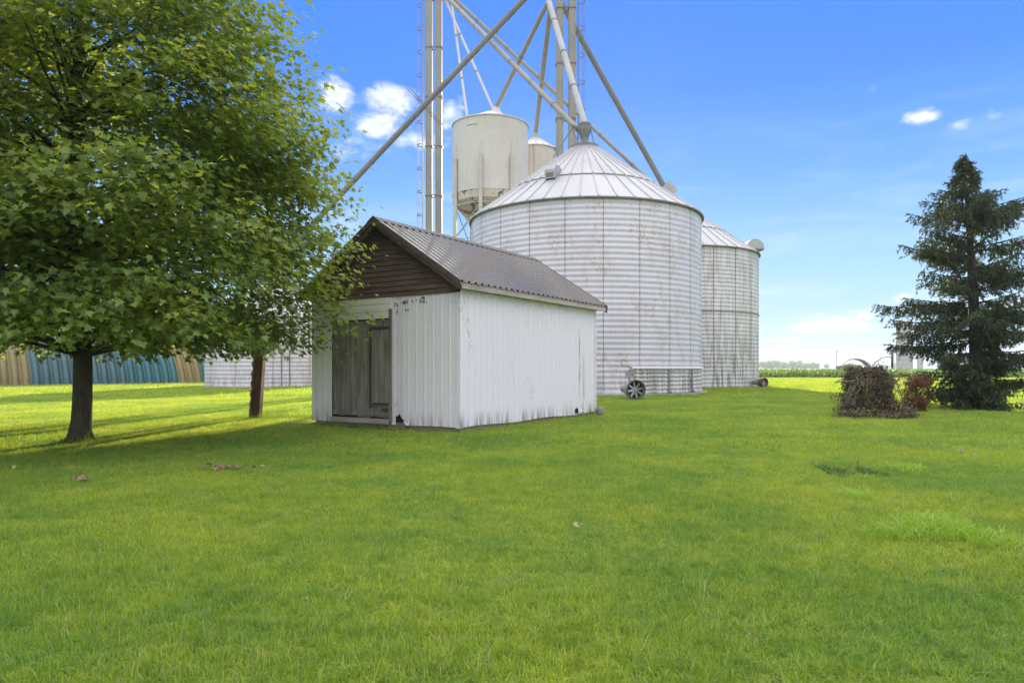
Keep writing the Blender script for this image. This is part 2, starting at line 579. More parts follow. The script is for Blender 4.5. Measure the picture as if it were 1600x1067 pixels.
M['field_far'] = mat('far_foliage', (.05, .08, .03), .9, fn=weathered((.05, .085, .03), (.03, .06, .02), (.07, .10, .03), .8, sscale=(.05, .05, .05)))

GRASS_COLS = [(0.0, (.085, .180, .030)), (0.35, (.195, .32, .042)), (0.7, (.325, .445, .060)), (0.90, (.47, .55, .085)), (0.93, (.40, .36, .17)), (1.0, (.52, .46, .27))]
GRASS_TR = [(0.0, (.25, .40, .012)), (0.35, (.37, .52, .02)), (0.7, (.48, .59, .03)), (0.90, (.52, .58, .04)), (0.95, (.46, .40, .14)), (1.0, (.5, .44, .2))]
M['grass'] = leafy('grass_blades', GRASS_COLS, GRASS_TR, 0.42, 0.5, 0.45, big=((.70, .83, .92), (1.26, 1.11, 1.0)), dry=True)
M['lush'] = leafy('lush_grass', [(0, (.20, .36, .02)), (.6, (.28, .44, .035)), (1, (.40, .52, .10))], [(0, (.3, .5, .01)), (1, (.42, .58, .06))], 0.42, 0.4)
M['dark_tuft'] = leafy('dark_tuft', [(0, (.06, .12, .025)), (1, (.11, .18, .03))], [(0, (.07, .17, .02)), (1, (.12, .22, .03))], 0.35, 0.5)
M['maple'] = leafy('maple_leaf', [(0, (.055, .095, .026)), (.5, (.128, .192, .046)), (.9, (.23, .30, .07)), (1, (.30, .35, .085))],
                   [(0, (.22, .32, .02)), (.5, (.37, .46, .03)), (1, (.62, .62, .05))], 0.48, 0.36)
M['spruce'] = leafy('spruce_needles', [(0, (.024, .040, .014)), (.5, (.046, .068, .023)), (.86, (.080, .104, .034)), (.93, (.09, .06, .03)), (1, (.14, .09, .045))],
                    [(0, (.03, .06, .015)), (.9, (.06, .10, .02)), (1, (.12, .08, .03))], 0.2, 0.55)
M['dead_leaf'] = leafy('dead_leaves', [(0, (.065, .048, .028)), (.5, (.145, .112, .062)), (.85, (.29, .23, .14)), (.93, (.13, .14, .05)), (1, (.17, .20, .06))],
                       [(0, (.06, .035, .02)), (1, (.16, .12, .05))], 0.2, 0.75)
M['red_dead'] = leafy('red_dead_needles', [(0, (.08, .032, .02)), (.6, (.17, .07, .042)), (1, (.24, .12, .07))], [(0, (.15, .05, .03)), (1, (.3, .12, .05))], 0.3, 0.75)
M['clover'] = leafy('clover_leaf', [(0, (.07, .16, .035)), (1, (.14, .25, .06))], [(0, (.1, .25, .02)), (1, (.2, .34, .03))], .35, .5)
M['crop'] = leafy('crop_leaves', [(0, (.035, .085, .012)), (.6, (.06, .13, .02)), (1, (.10, .17, .03))], [(0, (.10, .24, .015)), (1, (.22, .38, .03))], 0.4, 0.5)


def ground_fn(nt, b):
    p = wpos(nt)
    n1 = nt.noise(p, 0.33, 4, 0.6, 0.3)
    n2 = nt.noise(p, 4.0, 5, 0.65)
    n3 = nt.noise(p, 60, 3, 0.7)
    c = nt.mix(rng_ramp(nt, n1, .36, .64), (.11, .17, .02, 1), (.19, .25, .03, 1))
    c = nt.mix(nt.math('MULTIPLY', rng_ramp(nt, n2, .4, .7), .5), c, (.12, .18, .02, 1))
    c = nt.mix(nt.math('MULTIPLY', rng_ramp(nt, n3, .5, .75), .6), c, (.07, .10, .02, 1))
    nt.put(b.inputs['Base Color'], c)
    b.inputs['Specular IOR Level'].default_value = 0.1
    bump(nt, b, n3, 0.6, 0.03)


M['ground'] = mat('lawn_ground', (.07, .12, .01), .95, fn=ground_fn)


# ------------------------------------------------------------------ ground
def build_ground():
    mb = MB()
    S = 3000
    mb.add([(-S, -400, 0), (S, -400, 0), (S, S, 0), (-S, S, 0)], [(0, 1, 2, 3)])
    o = mb.build('ground', M['ground'])
    tag(o, 'flat farm ground under the lawn reaching the horizon', 'ground', kind='structure')


# ------------------------------------------------------------------ grass
def blade_tile(name, size, n, h, w, material, bend=0.6, clump=0.5, seed=0):
    r = np.random.default_rng(seed)
    x = r.uniform(-size / 2, size / 2, n)
    y = r.uniform(-size / 2, size / 2, n)
    nc = max(4, int(n / 18))
    cx, cy = r.uniform(-size / 2, size / 2, nc), r.uniform(-size / 2, size / 2, nc)
    ci = r.integers(0, nc, n)
    k = r.random(n) < clump
    x = np.where(k, cx[ci] + r.normal(0, size * .03, n), x)
    y = np.where(k, cy[ci] + r.normal(0, size * .03, n), y)
    cb = np.clip(r.normal(1, .34, nc), .35, 2)
    ctint = r.normal(0, .16, nc)
    H = h * r.lognormal(0, .28, n) * cb[ci]
    a = r.uniform(0, 2 * np.pi, n)
    lean = np.abs(r.normal(0, bend, n)) * H
    f = r.uniform(0, 2 * np.pi, n)
    W = w * r.uniform(.6, 1.25, n) / 2
    px, py = np.cos(f) * W, np.sin(f) * W
    lx, ly = np.cos(a) * lean, np.sin(a) * lean
    b0 = np.stack([x - px, y - py, np.full(n, -.004)], 1)
    b1 = np.stack([x + px, y + py, np.full(n, -.004)], 1)
    m0 = np.stack([x - px * .8 + lx * .35, y - py * .8 + ly * .35, H * .6], 1)
    m1 = np.stack([x + px * .8 + lx * .35, y + py * .8 + ly * .35, H * .6], 1)
    tp = np.stack([x + lx, y + ly, H * np.sqrt(np.clip(1 - (lean / H * .55) ** 2, .15, 1))], 1)
    V = np.stack([b0, b1, m0, m1, tp], 1).reshape(-1, 3)
    i = np.arange(n)[:, None] * 5
    q = i + np.array([[0, 1, 3, 2]])
    t = i + np.array([[2, 3, 4]])
    tint = np.clip(r.beta(2.2, 2.2, n) * .9 + ctint[ci], 0, .9)
    tint = np.where(r.random(n) < .05, r.uniform(.92, 1, n), tint)
    return np_mesh(name, V, [q, t], [material], link=False, attrs={'tint': np.repeat(tint, 5)})


def lumps(x, y):
    return (np.sin(x * 1.7 + 1.3 * np.sin(y * .9)) + np.sin(y * 2.1 + 1.1 * np.sin(x * 1.3 + 2)) + np.sin((x + y) * .8 + .5)) / 3


def scatter(name, pts, rot, scl, idx, tiles, label):
    """one object whose points carry grass tiles"""
    me = bpy.data.meshes.new(name)
    me.vertices.add(len(pts))
    me.vertices.foreach_set('co', np.asarray(pts, dtype=np.float32).ravel())
    for an, typ, vals in (('turn', 'FLOAT', rot), ('pick', 'INT', idx)):
        a = me.attributes.new(an, typ, 'POINT')
        a.data.foreach_set('value', np.asarray(vals))
    a = me.attributes.new('grow', 'FLOAT_VECTOR', 'POINT')
    a.data.foreach_set('vector', np.asarray(scl, dtype=np.float32).ravel())
    o = bpy.data.objects.new(name, me)
    COL.objects.link(o)
    tag(o, label, 'grass', kind='stuff')
    coll = bpy.data.collections.new(name + '_tiles')
    for t in tiles: coll.objects.link(t)
    g = bpy.data.node_groups.new(name + '_nodes', 'GeometryNodeTree')
    g.interface.new_socket('Geometry', in_out='INPUT', socket_type='NodeSocketGeometry')
    g.interface.new_socket('Geometry', in_out='OUTPUT', socket_type='NodeSocketGeometry')
    N, L = g.nodes, g.links
    gi, go = N.new('NodeGroupInput'), N.new('NodeGroupOutput')
    m2p = N.new('GeometryNodeMeshToPoints')
    ci = N.new('GeometryNodeCollectionInfo')
    ci.inputs['Collection'].default_value = coll
    ci.inputs['Separate Children'].default_value = True
    ci.inputs['Reset Children'].default_value = True
    iop = N.new('GeometryNodeInstanceOnPoints')
    iop.inputs['Pick Instance'].default_value = True

    def named(nm, dt):
        n = N.new('GeometryNodeInputNamedAttribute')
        n.data_type = dt
        n.inputs['Name'].default_value = nm
        return n.outputs['Attribute']
    cx = N.new('ShaderNodeCombineXYZ')
    L.new(named('turn', 'FLOAT'), cx.inputs[2])
    L.new(gi.outputs[0], m2p.inputs['Mesh'])
    L.new(m2p.outputs[0], iop.inputs['Points'])
    L.new(ci.outputs[0], iop.inputs['Instance'])
    L.new(named('pick', 'INT'), iop.inputs['Instance Index'])
    L.new(cx.outputs[0], iop.inputs['Rotation'])
    L.new(named('grow', 'FLOAT_VECTOR'), iop.inputs['Scale'])
    L.new(iop.outputs[0], go.inputs[0])
    md = o.modifiers.new('scatter', 'NODES')
    md.node_group = g
    return o


def build_grass():
    near = [blade_tile('lawn_tile', .5, 3900, .037, .0034, M['grass'], 1.1, .5, 100 + i) for i in range(7)]
    mid = [blade_tile('lawn_tile_mid', 1.0, 5200, .044, .0068, M['grass'], 1.0, .5, 200 + i) for i in range(6)]
    far = [blade_tile('lawn_tile_far', 3.0, 6500, .075, .022, M['grass'], .6, .4, 300 + i) for i in range(5)]

    def grid(step, d0, d1, margin, k=.76):
        ys = np.arange(d0, d1, step)
        out = []
        for y in ys:
            hw = k * (y + step) + margin
            xs = np.arange(-math.ceil(hw / step) * step, hw, step)
            out.append(np.stack([xs, np.full(len(xs), y)], 1))
        return np.concatenate(out) + step / 2

    def outside(P, pad):
        """not inside the footprints of the buildings"""
        ok = np.ones(len(P), bool)
        for (cx, cy, r) in [(*BIN1[:2], BIN1[2] + .3), (*BIN2[:2], BIN2[2] + .2), (*BIN5[:2], BIN5[2] + .2)]:
            ok &= np.hypot(P[:, 0] - cx, P[:, 1] - cy) > r + pad
        d = P - np.array([C0.x, C0.y])
        u = d @ np.array([RD.x, RD.y])
        v = d @ np.array([LD.x, LD.y])
        ok &= ~((u > -pad) & (u < SH_L + pad) & (v > -pad) & (v < SH_W + pad))
        return ok
    for nm, tiles, step, d0, d1, mg, lab in (
            ('lawn_grass', near, .5, 1.5, 11, 2.5, 'short green lawn grass nearest the camera'),
            ('lawn_grass', mid, 1.0, 11, 32, 3, 'mown green lawn grass round the shed and the tree'),
            ('lawn_grass', far, 3.0, 32, 89, 4, 'sunlit far lawn grass behind the bins')):
        P = grid(step, d0, d1, mg)
        P = P[outside(P, -step * .16)]
        n = len(P)
        g = 1.0 + .28 * lumps(P[:, 0], P[:, 1]) + RNG.normal(0, .06, n)
        sc = RNG.uniform(1.04, 1.16, n)
        rot = RNG.integers(0, 4, n) * (np.pi / 2) + RNG.normal(0, .06, n)
        J = P + RNG.normal(0, step * .05, P.shape)
        scatter(nm, np.column_stack([J, np.zeros(n)]), rot.astype(np.float32), np.column_stack([sc, sc, np.clip(g, .6, 1.5)]),
                RNG.integers(0, len(tiles), n).astype(np.int32), tiles, lab)

    def patch(px0, px1, py0, py1, n, h, w, material, label, name, kind='stuff', cat='grass', bend=.8):
        r = np.random.default_rng(int(px0 + py0))
        d0, d1 = ground_depth(py1), ground_depth(py0)
        c = at((px0 + px1) / 2, 0, (d0 + d1) / 2)
        rx, ry = (px1 - px0) / 2 / F * c.y, max((d1 - d0) / 2, .12)
        V, T = [], []
        a, q = r.uniform(0, 2 * np.pi, n), np.sqrt(r.uniform(0, 1, n))
        x, y = q * np.cos(a) * rx, q * np.sin(a) * ry
        keep = q < (.72 + .28 * np.sin(3 * a + px0))
        x, y, q = x[keep], y[keep], q[keep]
        n = len(x)
        H = h * r.lognormal(0, .25, n) * (1.15 - .5 * q)
        f, la = r.uniform(0, 2 * np.pi, n), r.uniform(0, 2 * np.pi, n)
        ln = np.abs(r.normal(bend, .35, n)) * H
        W = w * r.uniform(.6, 1.2, n) / 2
        dx, dy = np.cos(f) * W, np.sin(f) * W
        lx, ly = np.cos(la) * ln, np.sin(la) * ln
        st = []
        for t, ww in ((0, 1), (.35, 1), (.7, .7)):
            zz = H * (t - .35 * t * t)
            st += [np.stack([x - dx * ww + lx * t * t, y - dy * ww + ly * t * t, zz], 1), np.stack([x + dx * ww + lx * t * t, y + dy * ww + ly * t * t, zz], 1)]
        st.append(np.stack([x + lx, y + ly, H * .62], 1))
        V = np.stack(st, 1).reshape(-1, 3)
        i = np.arange(n)[:, None] * 7
        o = np_mesh(name, V, [np.concatenate([i + np.array([[0, 1, 3, 2]]), i + np.array([[2, 3, 5, 4]])]), i + np.array([[4, 5, 6]])],
                    [material], attrs={'tint': np.repeat(r.random(n), 7)})
        o.location = (c.x, c.y, 0)
        tag(o, label, cat, kind=kind)
    r = np.random.default_rng(91)
    Pw, Sw = [], []
    for k in range(55):
        d = 2.6 + 14 * r.random() ** 1.3
        c = np.array([r.uniform(-.78, .78) * d, d])
        m = r.integers(14, 60)
        sp = r.uniform(.06, .22)
        Pw.append(np.column_stack([c[0] + r.normal(0, sp, m), c[1] + r.normal(0, sp, m), r.uniform(.018, .034, m)]))
        Sw.append(r.uniform(.008, .016, m))
    Pw, Sw = np.concatenate(Pw), np.concatenate(Sw)
    ok = outside(Pw[:, :2], .1)
    Pw, Sw = Pw[ok], Sw[ok]
    n = len(Pw)
    Nw = unit(r.normal(0, .35, (n, 3)) + np.array([[0, 0, 1]]))
    dw = r.normal(0, 1, (n, 3))
    Yw = unit(dw - Nw * np.sum(dw * Nw, 1, keepdims=True))
    o = leaf_cloud('clover', Pw, np.cross(Yw, Nw), Yw, Nw, Sw * 1.6, r.random(n), M['clover'], shape=ROUND, fold=.1)
    tag(o, 'scattered small clover leaves in the lawn grass', 'clover', kind='stuff')

    def fringe(pts, h, w, label, seed):
        r = np.random.default_rng(seed)
        n = len(pts)
        x, y = pts[:, 0], pts[:, 1]
        H = h * r.lognormal(0, .35, n)
        f, la = r.uniform(0, 2 * np.pi, n), r.uniform(0, 2 * np.pi, n)
        ln = np.abs(r.normal(.45, .3, n)) * H
        W = w * r.uniform(.6, 1.2, n) / 2
        dx, dy, lx, ly = np.cos(f) * W, np.sin(f) * W, np.cos(la) * ln, np.sin(la) * ln
        st = []
        for t, ww in ((0, 1), (.55, .85)):
            st += [np.stack([x - dx * ww + lx * t * t, y - dy * ww + ly * t * t, H * t], 1), np.stack([x + dx * ww + lx * t * t, y + dy * ww + ly * t * t, H * t], 1)]
        st.append(np.stack([x + lx, y + ly, H * .95], 1))
        i = np.arange(n)[:, None] * 5
        o = np_mesh('edge_grass', np.stack(st, 1).reshape(-1, 3), [i + np.array([[0, 1, 3, 2]]), i + np.array([[2, 3, 4]])], [M['grass']], attrs={'tint': np.repeat(np.clip(r.beta(2, 2, n), 0, .9), 5)})
        tag(o, label, 'grass', kind='stuff')
    r = np.random.default_rng(3)
    seg = []
    for (p, q, n) in ((C0, C0 + LD * SH_W, 900), (C0, C0 + RD * SH_L, 1500)):
        t = r.random(n)
        lump = .5 + .5 * np.sin(t * 23) * np.sin(t * 61 + 1)
        off = r.uniform(.0, .14, n)
        d = (q - p)
        nrm = -RD if d.dot(LD) > 0.5 * d.length else -LD
        k = r.random(n) < .25 + .75 * lump
        seg.append(np.stack([p.x + d.x * t + nrm.x * off, p.y + d.y * t + nrm.y * off], 1)[k])
    fringe(np.concatenate(seg), .085, .007, 'untrimmed grass along the foot of the white shed', 1)
    a = r.uniform(0, 2 * np.pi, 700)
    b = at(125, 690, 12.4)
    q = r.uniform(.16, .34, 700)
    fringe(np.stack([b.x + np.cos(a) * q, b.y + np.sin(a) * q], 1), .09, .006, 'longer grass round the foot of the maple trunk', 2)
    a = r.uniform(0, 2 * np.pi, 300)
    b = at(399, 655, 17.9)
    q = r.uniform(.12, .26, 300)
    fringe(np.stack([b.x + np.cos(a) * q, b.y + np.sin(a) * q], 1), .12, .007, 'longer grass round the foot of the rusty post', 4)
    seg = []
    for (c, rr, n) in ((BIN1[:2], BIN1[2] + .36, 2600), (BIN2[:2], BIN2[2] + .27, 1600)):
        a = r.uniform(-np.pi, 0, n)
        k = r.random(n) < .3 + .7 * (np.sin(a * 17) * np.sin(a * 41 + 2) > 0)
        q = rr + r.uniform(0, .22, n)
        seg.append(np.stack([c[0] + np.cos(a) * q, c[1] + np.sin(a) * q], 1)[k])
    fringe(np.concatenate(seg), .13, .014, 'untrimmed grass round the concrete pads of the bins', 5)
    patch(1330, 1590, 812, 868, 2600, .17, .007, M['lush'], 'large patch of longer bright green grass in the open lawn', 'tall_grass')
    patch(1370, 1460, 730, 744, 900, .13, .009, M['lush'], 'narrow strip of bright long grass in front of the brush pile', 'tall_grass')
    patch(1300, 1375, 772, 788, 900, .11, .008, M['lush'], 'small bright green grass patch between dark tuft and large bright patch', 'tall_grass')
    patch(1278, 1322, 728, 752, 420, .14, .011, M['dark_tuft'], 'darkest green weed tuft in the lawn, standing apart from the bright strip', 'grass_tuft', None, 'tuft')
    patch(1336, 1372, 730, 752, 300, .13, .010, M['dark_tuft'], 'dark green weed tuft beside the bright grass strip', 'grass_tuft', None, 'tuft')
    patch(1183, 1248, 681, 692, 420, .10, .012, M['dark_tuft'], 'low dark tuft in the lawn between blower and brush pile', 'grass_tuft', None, 'tuft')
    patch(455, 489, 636, 660, 260, .30, .014, M['lush'], 'tall yellow-green weed clump at the left corner of the shed', 'weed_clump', None, 'weed', .7)
    patch(90, 107, 598, 604, 200, .7, .04, M['dark_tuft'], 'dark weed clump against the blue arched barn', 'weed_clump', None, 'weed', .5)


# ------------------------------------------------------------------ shed
C0 = Vector((-1.03, 13.92, 0))                      # near corner
RD, LD = Vector((.535, .845, 0)).normalized(), Vector((-.845, .535, 0)).normalized()
SH_L, SH_W = 6.12, 4.15
Z_SID, Z_FRONT, Z_EAVE, Z_RIDGE = .115, 2.80, 2.965, 4.45


def on_front(px, py):
    """(distance from the near corner along the front, height) seen at a pixel"""
    dx, dy = (px - 800) / F, 1.0
    # C0 + s*LD = t*(dx,dy)
    det = dx * (-LD.y) - dy * (-LD.x)
    t = (C0.x * (-LD.y) - C0.y * (-LD.x)) / det
    s = (dx * C0.y - dy * C0.x) / det
    s = ((t * dx - C0.x) * LD.x + (t * dy - C0.y) * LD.y)
    return s, CAM_H + (HOR - py) / F * t


def ribbed(mb, o, d, out, u0, u1, zf0, zf1, pitch=.215, h=.018, sub=True, mi=None, gd=.04):
    """vertical ribbed sheet from o along d; zf0/zf1 give bottom and top height at u"""
    prof = []
    u = u0
    while u < u1 - 1e-4:
        seg = [(0, 0), (.012, h), (.034, h), (.046, 0), (.048, -gd), (.064, -gd), (.066, 0)]
        if sub: seg += [(.098, 0), (.103, h * .28), (.112, h * .28), (.117, 0), (.154, 0), (.159, h * .28), (.168, h * .28), (.173, 0)]
        for (a, b) in seg:
            if u + a <= u1: prof.append((u + a, b))
        u += pitch
    prof.append((u1, 0))
    v = []
    for (a, b) in prof:
        p = o + d * a + out * b
        v += [(p.x, p.y, zf0(a)), (p.x, p.y, zf1(a))]
    mb.add(v, [(2 * i, 2 * i + 2, 2 * i + 3, 2 * i + 1) for i in range(len(prof) - 1)], mi)


def build_shed():
    root = thing('storage_shed', C0 + RD * SH_L / 2 + LD * SH_W / 2, 'white ribbed metal storage shed with dark weathered wood gable and brown roof', 'shed')
    parts = []
    outF, outR = -RD, -LD
    Zv = Vector((0, 0, 1))

    def P(u, v, z):
        """u along the side (RD), v along the front (LD)"""
        q = C0 + RD * u + LD * v
        return Vector((q.x, q.y, z))

    def pbox(mb, u0, u1, v0, v1, z0, z1, mi=None):
        mb.hexa([P(u0, v0, z0), P(u1, v0, z0), P(u1, v1, z0), P(u0, v1, z0), P(u0, v0, z1), P(u1, v0, z1), P(u1, v1, z1), P(u0, v1, z1)], mi)
    # footing
    mb = MB()
    for (a, b, c, d) in ((.03, SH_L - .03, .03, .2), (.03, SH_L - .03, SH_W - .2, SH_W - .03), (.03, .2, .2, SH_W - .2), (SH_L - .2, SH_L - .03, .2, SH_W - .2)):
        pbox(mb, a, b, c, d, -.1, Z_SID + .04)
    parts.append(mb.build('footing', M['footing']))
    # core walls: side, far side and back behind the sheets
    slope = (Z_RIDGE - Z_EAVE) / (SH_W / 2 + .21)
    ztop = Z_EAVE + .21 * slope - .06

    dl, dtop = on_front(520, 495)
    dr, _ = on_front(610.5, 488)
    _, dbot = on_front(565, 653)
    dtop = 2.33
    # the two side walls and the back wall
    mb = MB()
    low = lambda a: Z_SID + .015 * math.sin(a * 2.3)
    ribbed(mb, C0 + outR * .012, RD, outR, 0.0, SH_L, low, lambda a: ztop)
    parts.append(mb.build('side_wall', M['shed_white']))
    mb = MB()
    q = C0 + LD * (SH_W + .012)
    ribbed(mb, q, RD, LD, 0.0, SH_L, low, lambda a: ztop)
    parts.append(mb.build('side_wall', M['shed_white']))
    mb = MB()
    ribbed(mb, C0 + RD * (SH_L + .012), LD, RD, 0.0, SH_W, low, lambda a: ztop + (SH_W / 2 - abs(a - SH_W / 2)) * slope)
    parts.append(mb.build('back_wall', M['shed_white']))
    mb = MB()
    pbox(mb, .02, SH_L - .02, .02, .06, Z_SID + .02, ztop - .01)
    pbox(mb, .02, SH_L - .02, SH_W - .06, SH_W - .02, Z_SID + .02, ztop - .01)
    pbox(mb, SH_L - .06, SH_L - .02, .07, SH_W - .07, Z_SID + .02, ztop - .01)
    parts.append(mb.build('inner_frame', M['door_wood']))
    # front wall sheets, with a torn hole low beside the door
    mb = MB()
    hs, hz = on_front(625, 653)
    h0, h1, hzt = hs - .12, hs + .11, hz + .07
    fo = C0 + outF * .012

    def fb(a):
        base = Z_SID + .01 * math.sin(a * 3.1)
        if h0 < a < h1:
            k = (a - h0) / (h1 - h0)
            return hzt - .09 * (1 - k) ** 2 - .03 * math.sin(k * 9)
        return base
    prof_cuts = []
    ribbed(mb, fo, LD, outF, 0.0, h0, fb, lambda a: Z_FRONT, .215, .009, True, None, .006)
    ribbed(mb, fo, LD, outF, h0 + .001, h1 - .001, fb, lambda a: Z_FRONT, .06, .006, False)
    ribbed(mb, fo, LD, outF, h1, dr - .03, fb, lambda a: Z_FRONT, .215, .009, True, None, .006)
    parts.append(mb.build('front_wall', M['shed_white']))
    mb = MB()
    ribbed(mb, fo, LD, outF, dl + .015, SH_W, fb, lambda a: Z_FRONT, .215, .009, True, None, .006)
    parts.append(mb.build('front_panel', M['shed_white']))
    # flap of torn tin and its dark hole backing
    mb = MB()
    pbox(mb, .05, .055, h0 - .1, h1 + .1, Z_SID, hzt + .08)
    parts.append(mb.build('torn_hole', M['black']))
    mb = MB()
    a, b, c = P(-.03, h0 + .005, Z_SID + .09), P(-.10, h0 - .16, Z_SID - .0), P(-.04, h0 - .17, Z_SID + .015)
    mb.add([a, b, c, P(-.035, h0 - .02, Z_SID + .01)], [(0, 3, 1), (0, 1, 2)])
    su, sz = 5.05, .2
    a = P(su, -.03, sz + .16); b = P(su - .16, -.13, sz - .02); c = P(su + .16, -.12, sz - .01); d = P(su, -.05, sz - .06)
    mb.add([a, b, d, c], [(0, 1, 2), (0, 2, 3)])
    parts += build_split(mb, 'bent_tin', M['shed_white'])
    mb = MB()
    pbox(mb, su - .14, su + .12, -.034, -.031, sz - .06, sz + .06)
    parts.append(mb.build('tear', M['black']))
    # corner trim
    mb = MB()
    pbox(mb, -.036, .05, -.036, -.033, Z_SID - .01, Z_FRONT + .06)
    pbox(mb, -.036, -.033, -.033, .06, Z_SID - .01, Z_FRONT)
    pbox(mb, -.036, -.033, SH_W - .04, SH_W + .033, Z_SID - .01, Z_FRONT)
    pbox(mb, SH_L - .03, SH_L + .034, -.036, -.033, Z_SID - .01, ztop)
    parts += build_split(mb, 'corner_trim', M['shed_white'])
    # header boards over the door
    mb = MB()
    z = dtop + .03
    hts = [.12, .14, .0]
    zz = [dtop + .02, dtop + .17, dtop + .33, Z_FRONT]
    for i in range(3):
        pbox(mb, -.045 + .006 * i, -.01, dr - .03, dl + .06, zz[i] + .004, zz[i + 1] - .004)
    parts += build_split(mb, 'header_board', M['shed_board'])
    # door jamb post at the right with a rusty end
    mb = MB()
    pbox(mb, -.055, -.012, dr - .055, dr + .01, Z_SID + .05, dtop + .22)
    parts.append(mb.build('door_jamb', M['door_wood']))
    # door
    mb = MB()
    n = 9
    w = (dl - dr) / n
    zb = dbot + .04
    rr = random.Random(3)
    for i in range(n):
        jig = rr.uniform(-.03, .02)
        pbox(mb, .0 + rr.uniform(-.004, .004), .028, dr + .012 + i * w + .004, dr + .012 + (i + 1) * w - .004, zb + jig + (.05 if i == n - 1 else 0), dtop + .005 - .035 * i / n)
    door = mb.build('door', M['door_wood'])
    parts.append(door)
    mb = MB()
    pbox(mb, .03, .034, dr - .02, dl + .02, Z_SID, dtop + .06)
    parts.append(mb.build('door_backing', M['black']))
    # small plank hatch in the door with its rusty straps
    hl, hzt2 = on_front(582, 513)
    hr = dr + .03
    mb = MB()
    for i in range(4):
        ww = (hl - hr) / 4
        pbox(mb, -.026, -.006, hr + i * ww + .004, hr + (i + 1) * ww - .004, zb + .26, hzt2 - .03)
    hatch = mb.build('hatch', M['door_wood'])
    mb = MB()
    pbox(mb, -.042, -.027, hr - .02, hl + .06, hzt2 - .03, hzt2 + .03)
    pbox(mb, -.036, -.006, hl + .004, hl + .06, zb + .2, hzt2 - .034)
    pbox(mb, -.044, -.027, hr, hl - .05, zb + .26, zb + .31)
    pbox(mb, -.044, -.027, hr + .02, hr + .17, zb + .12, zb + .19)
    straps = build_split(mb, 'strap', M['dark_rust'])
    mb = MB()
    pbox(mb, -.024, -.006, dr + .02, dl - .02, zb + .02, zb + .12)
    rail = mb.build('door_rail', M['door_wood'])
    parts += [hatch, rail] + straps
    mb = MB()
    pbox(mb, -.05, .028, dr + .02, dl + .03, Z_SID + .0, zb - .035)
    parts.append(mb.build('door_sill', M['eave_board']))
    # gable clapboards
    mb = MB()
    z = Z_FRONT
    hb = .112
    rr = random.Random(5)
    while z < Z_RIDGE - .12:
        z1 = min(z + hb, Z_RIDGE - .1)
        def half(zz): return max(.02, SH_W / 2 - max(0, (zz - ztop)) / slope - .02)
        a0, a1 = half(z), half(z1)
        cuts = sorted([-a0] + [rr.uniform(-.8, .8) * a0 for _ in range(2 if a0 > .8 else 0)] + [a0])
        m = SH_W / 2
        for k in range(len(cuts) - 1):
            c0, c1 = cuts[k], cuts[k + 1]
            t0, t1 = max(-a1, min(a1, c0)), max(-a1, min(a1, c1))
            o = rr.uniform(0, .006)
            g = .0015
            v = [P(-.038 - o, m + c0 + g, z), P(-.038 - o, m + c1 - g, z), P(-.016 - o, m + t1 - g, z1), P(-.016 - o, m + t0 + g, z1),
                 P(.0, m + c0 + g, z), P(.0, m + c1 - g, z), P(.0, m + t1 - g, z1), P(.0, m + t0 + g, z1)]
            mb.add(v, [(0, 1, 2, 3), (0, 4, 5, 1), (3, 2, 6, 7), (0, 3, 7, 4), (1, 5, 6, 2)])
        z = z1
    gable = mb.build('gable', M['barn_wood'])
    parts.append(gable)
    # marks on the front above the hole: dark flakes of a faded stencil
    mb = MB()
    rr = random.Random(9)
    for (mx, my, ww, hh, n) in ((621, 475, 7, 7, 7), (631, 473, 5, 5, 4), (637, 471, 9, 8, 11), (647, 469, 4, 4, 3), (653, 469, 3, 2, 2), (663, 468, 10, 9, 14), (622, 487, 2, 6, 3), (638, 484, 6, 4, 4)):
        for k in range(n):
            s0, z0 = on_front(mx + rr.uniform(-.5, .5) * ww, my + rr.uniform(-.5, .5) * hh)
            l, a = rr.uniform(.02, .055), rr.choice((0, 1.57, .7, -.7, 1.2))
            ds, dz = math.cos(a) * l / 2, math.sin(a) * l / 2
            p, q = P(-.0345, s0 - ds, z0 - dz), P(-.0345, s0 + ds, z0 + dz)
            mb.bar(p, q, .012, .004, up=RD)
    parts.append(mb.build('black_marks', M['black']))
    # roof sheets
    of, ob, oe = .255, .36, .21
    mid = SH_W / 2

    def roof_side(sgn):
        mb = MB()
        n = int((SH_L + of + ob) / .225) + 1
        prof = []
        for i in range(n):
            u = -of + i * .225
            for (a, b) in ((0, 0), (.026, .044), (.070, .044), (.096, 0)):
                if u + a < SH_L + ob: prof.append((u + a, b))
        prof.append((SH_L + ob, 0))
        v = []
        for (u, b) in prof:
            v.append(P(u, mid + sgn * (mid + oe), Z_EAVE + b))
            v.append(P(u, mid + sgn * .0, Z_RIDGE + b))
        mb.add(v, [((2 * i, 2 * i + 2, 2 * i + 3, 2 * i + 1) if sgn < 0 else (2 * i, 2 * i + 1, 2 * i + 3, 2 * i + 2)) for i in range(len(prof) - 1)])
        # deck boards under the tin
        e, r = Z_EAVE - .012, Z_RIDGE - .012
        va, vb = mid + sgn * (mid + oe - .015), mid
        mb2 = [P(-of + .02, va, e - .02), P(SH_L + ob - .02, va, e - .02), P(SH_L + ob - .02, vb, r - .02), P(-of + .02, vb, r - .02),
               P(-of + .02, va, e), P(SH_L + ob - .02, va, e), P(SH_L + ob - .02, vb, r), P(-of + .02, vb, r)]
        mb.hexa(mb2, 1)
        return mb.build('roof', [M['roof_brown'], M['eave_board']])
    parts += [roof_side(-1), roof_side(1)]
    mb = MB()
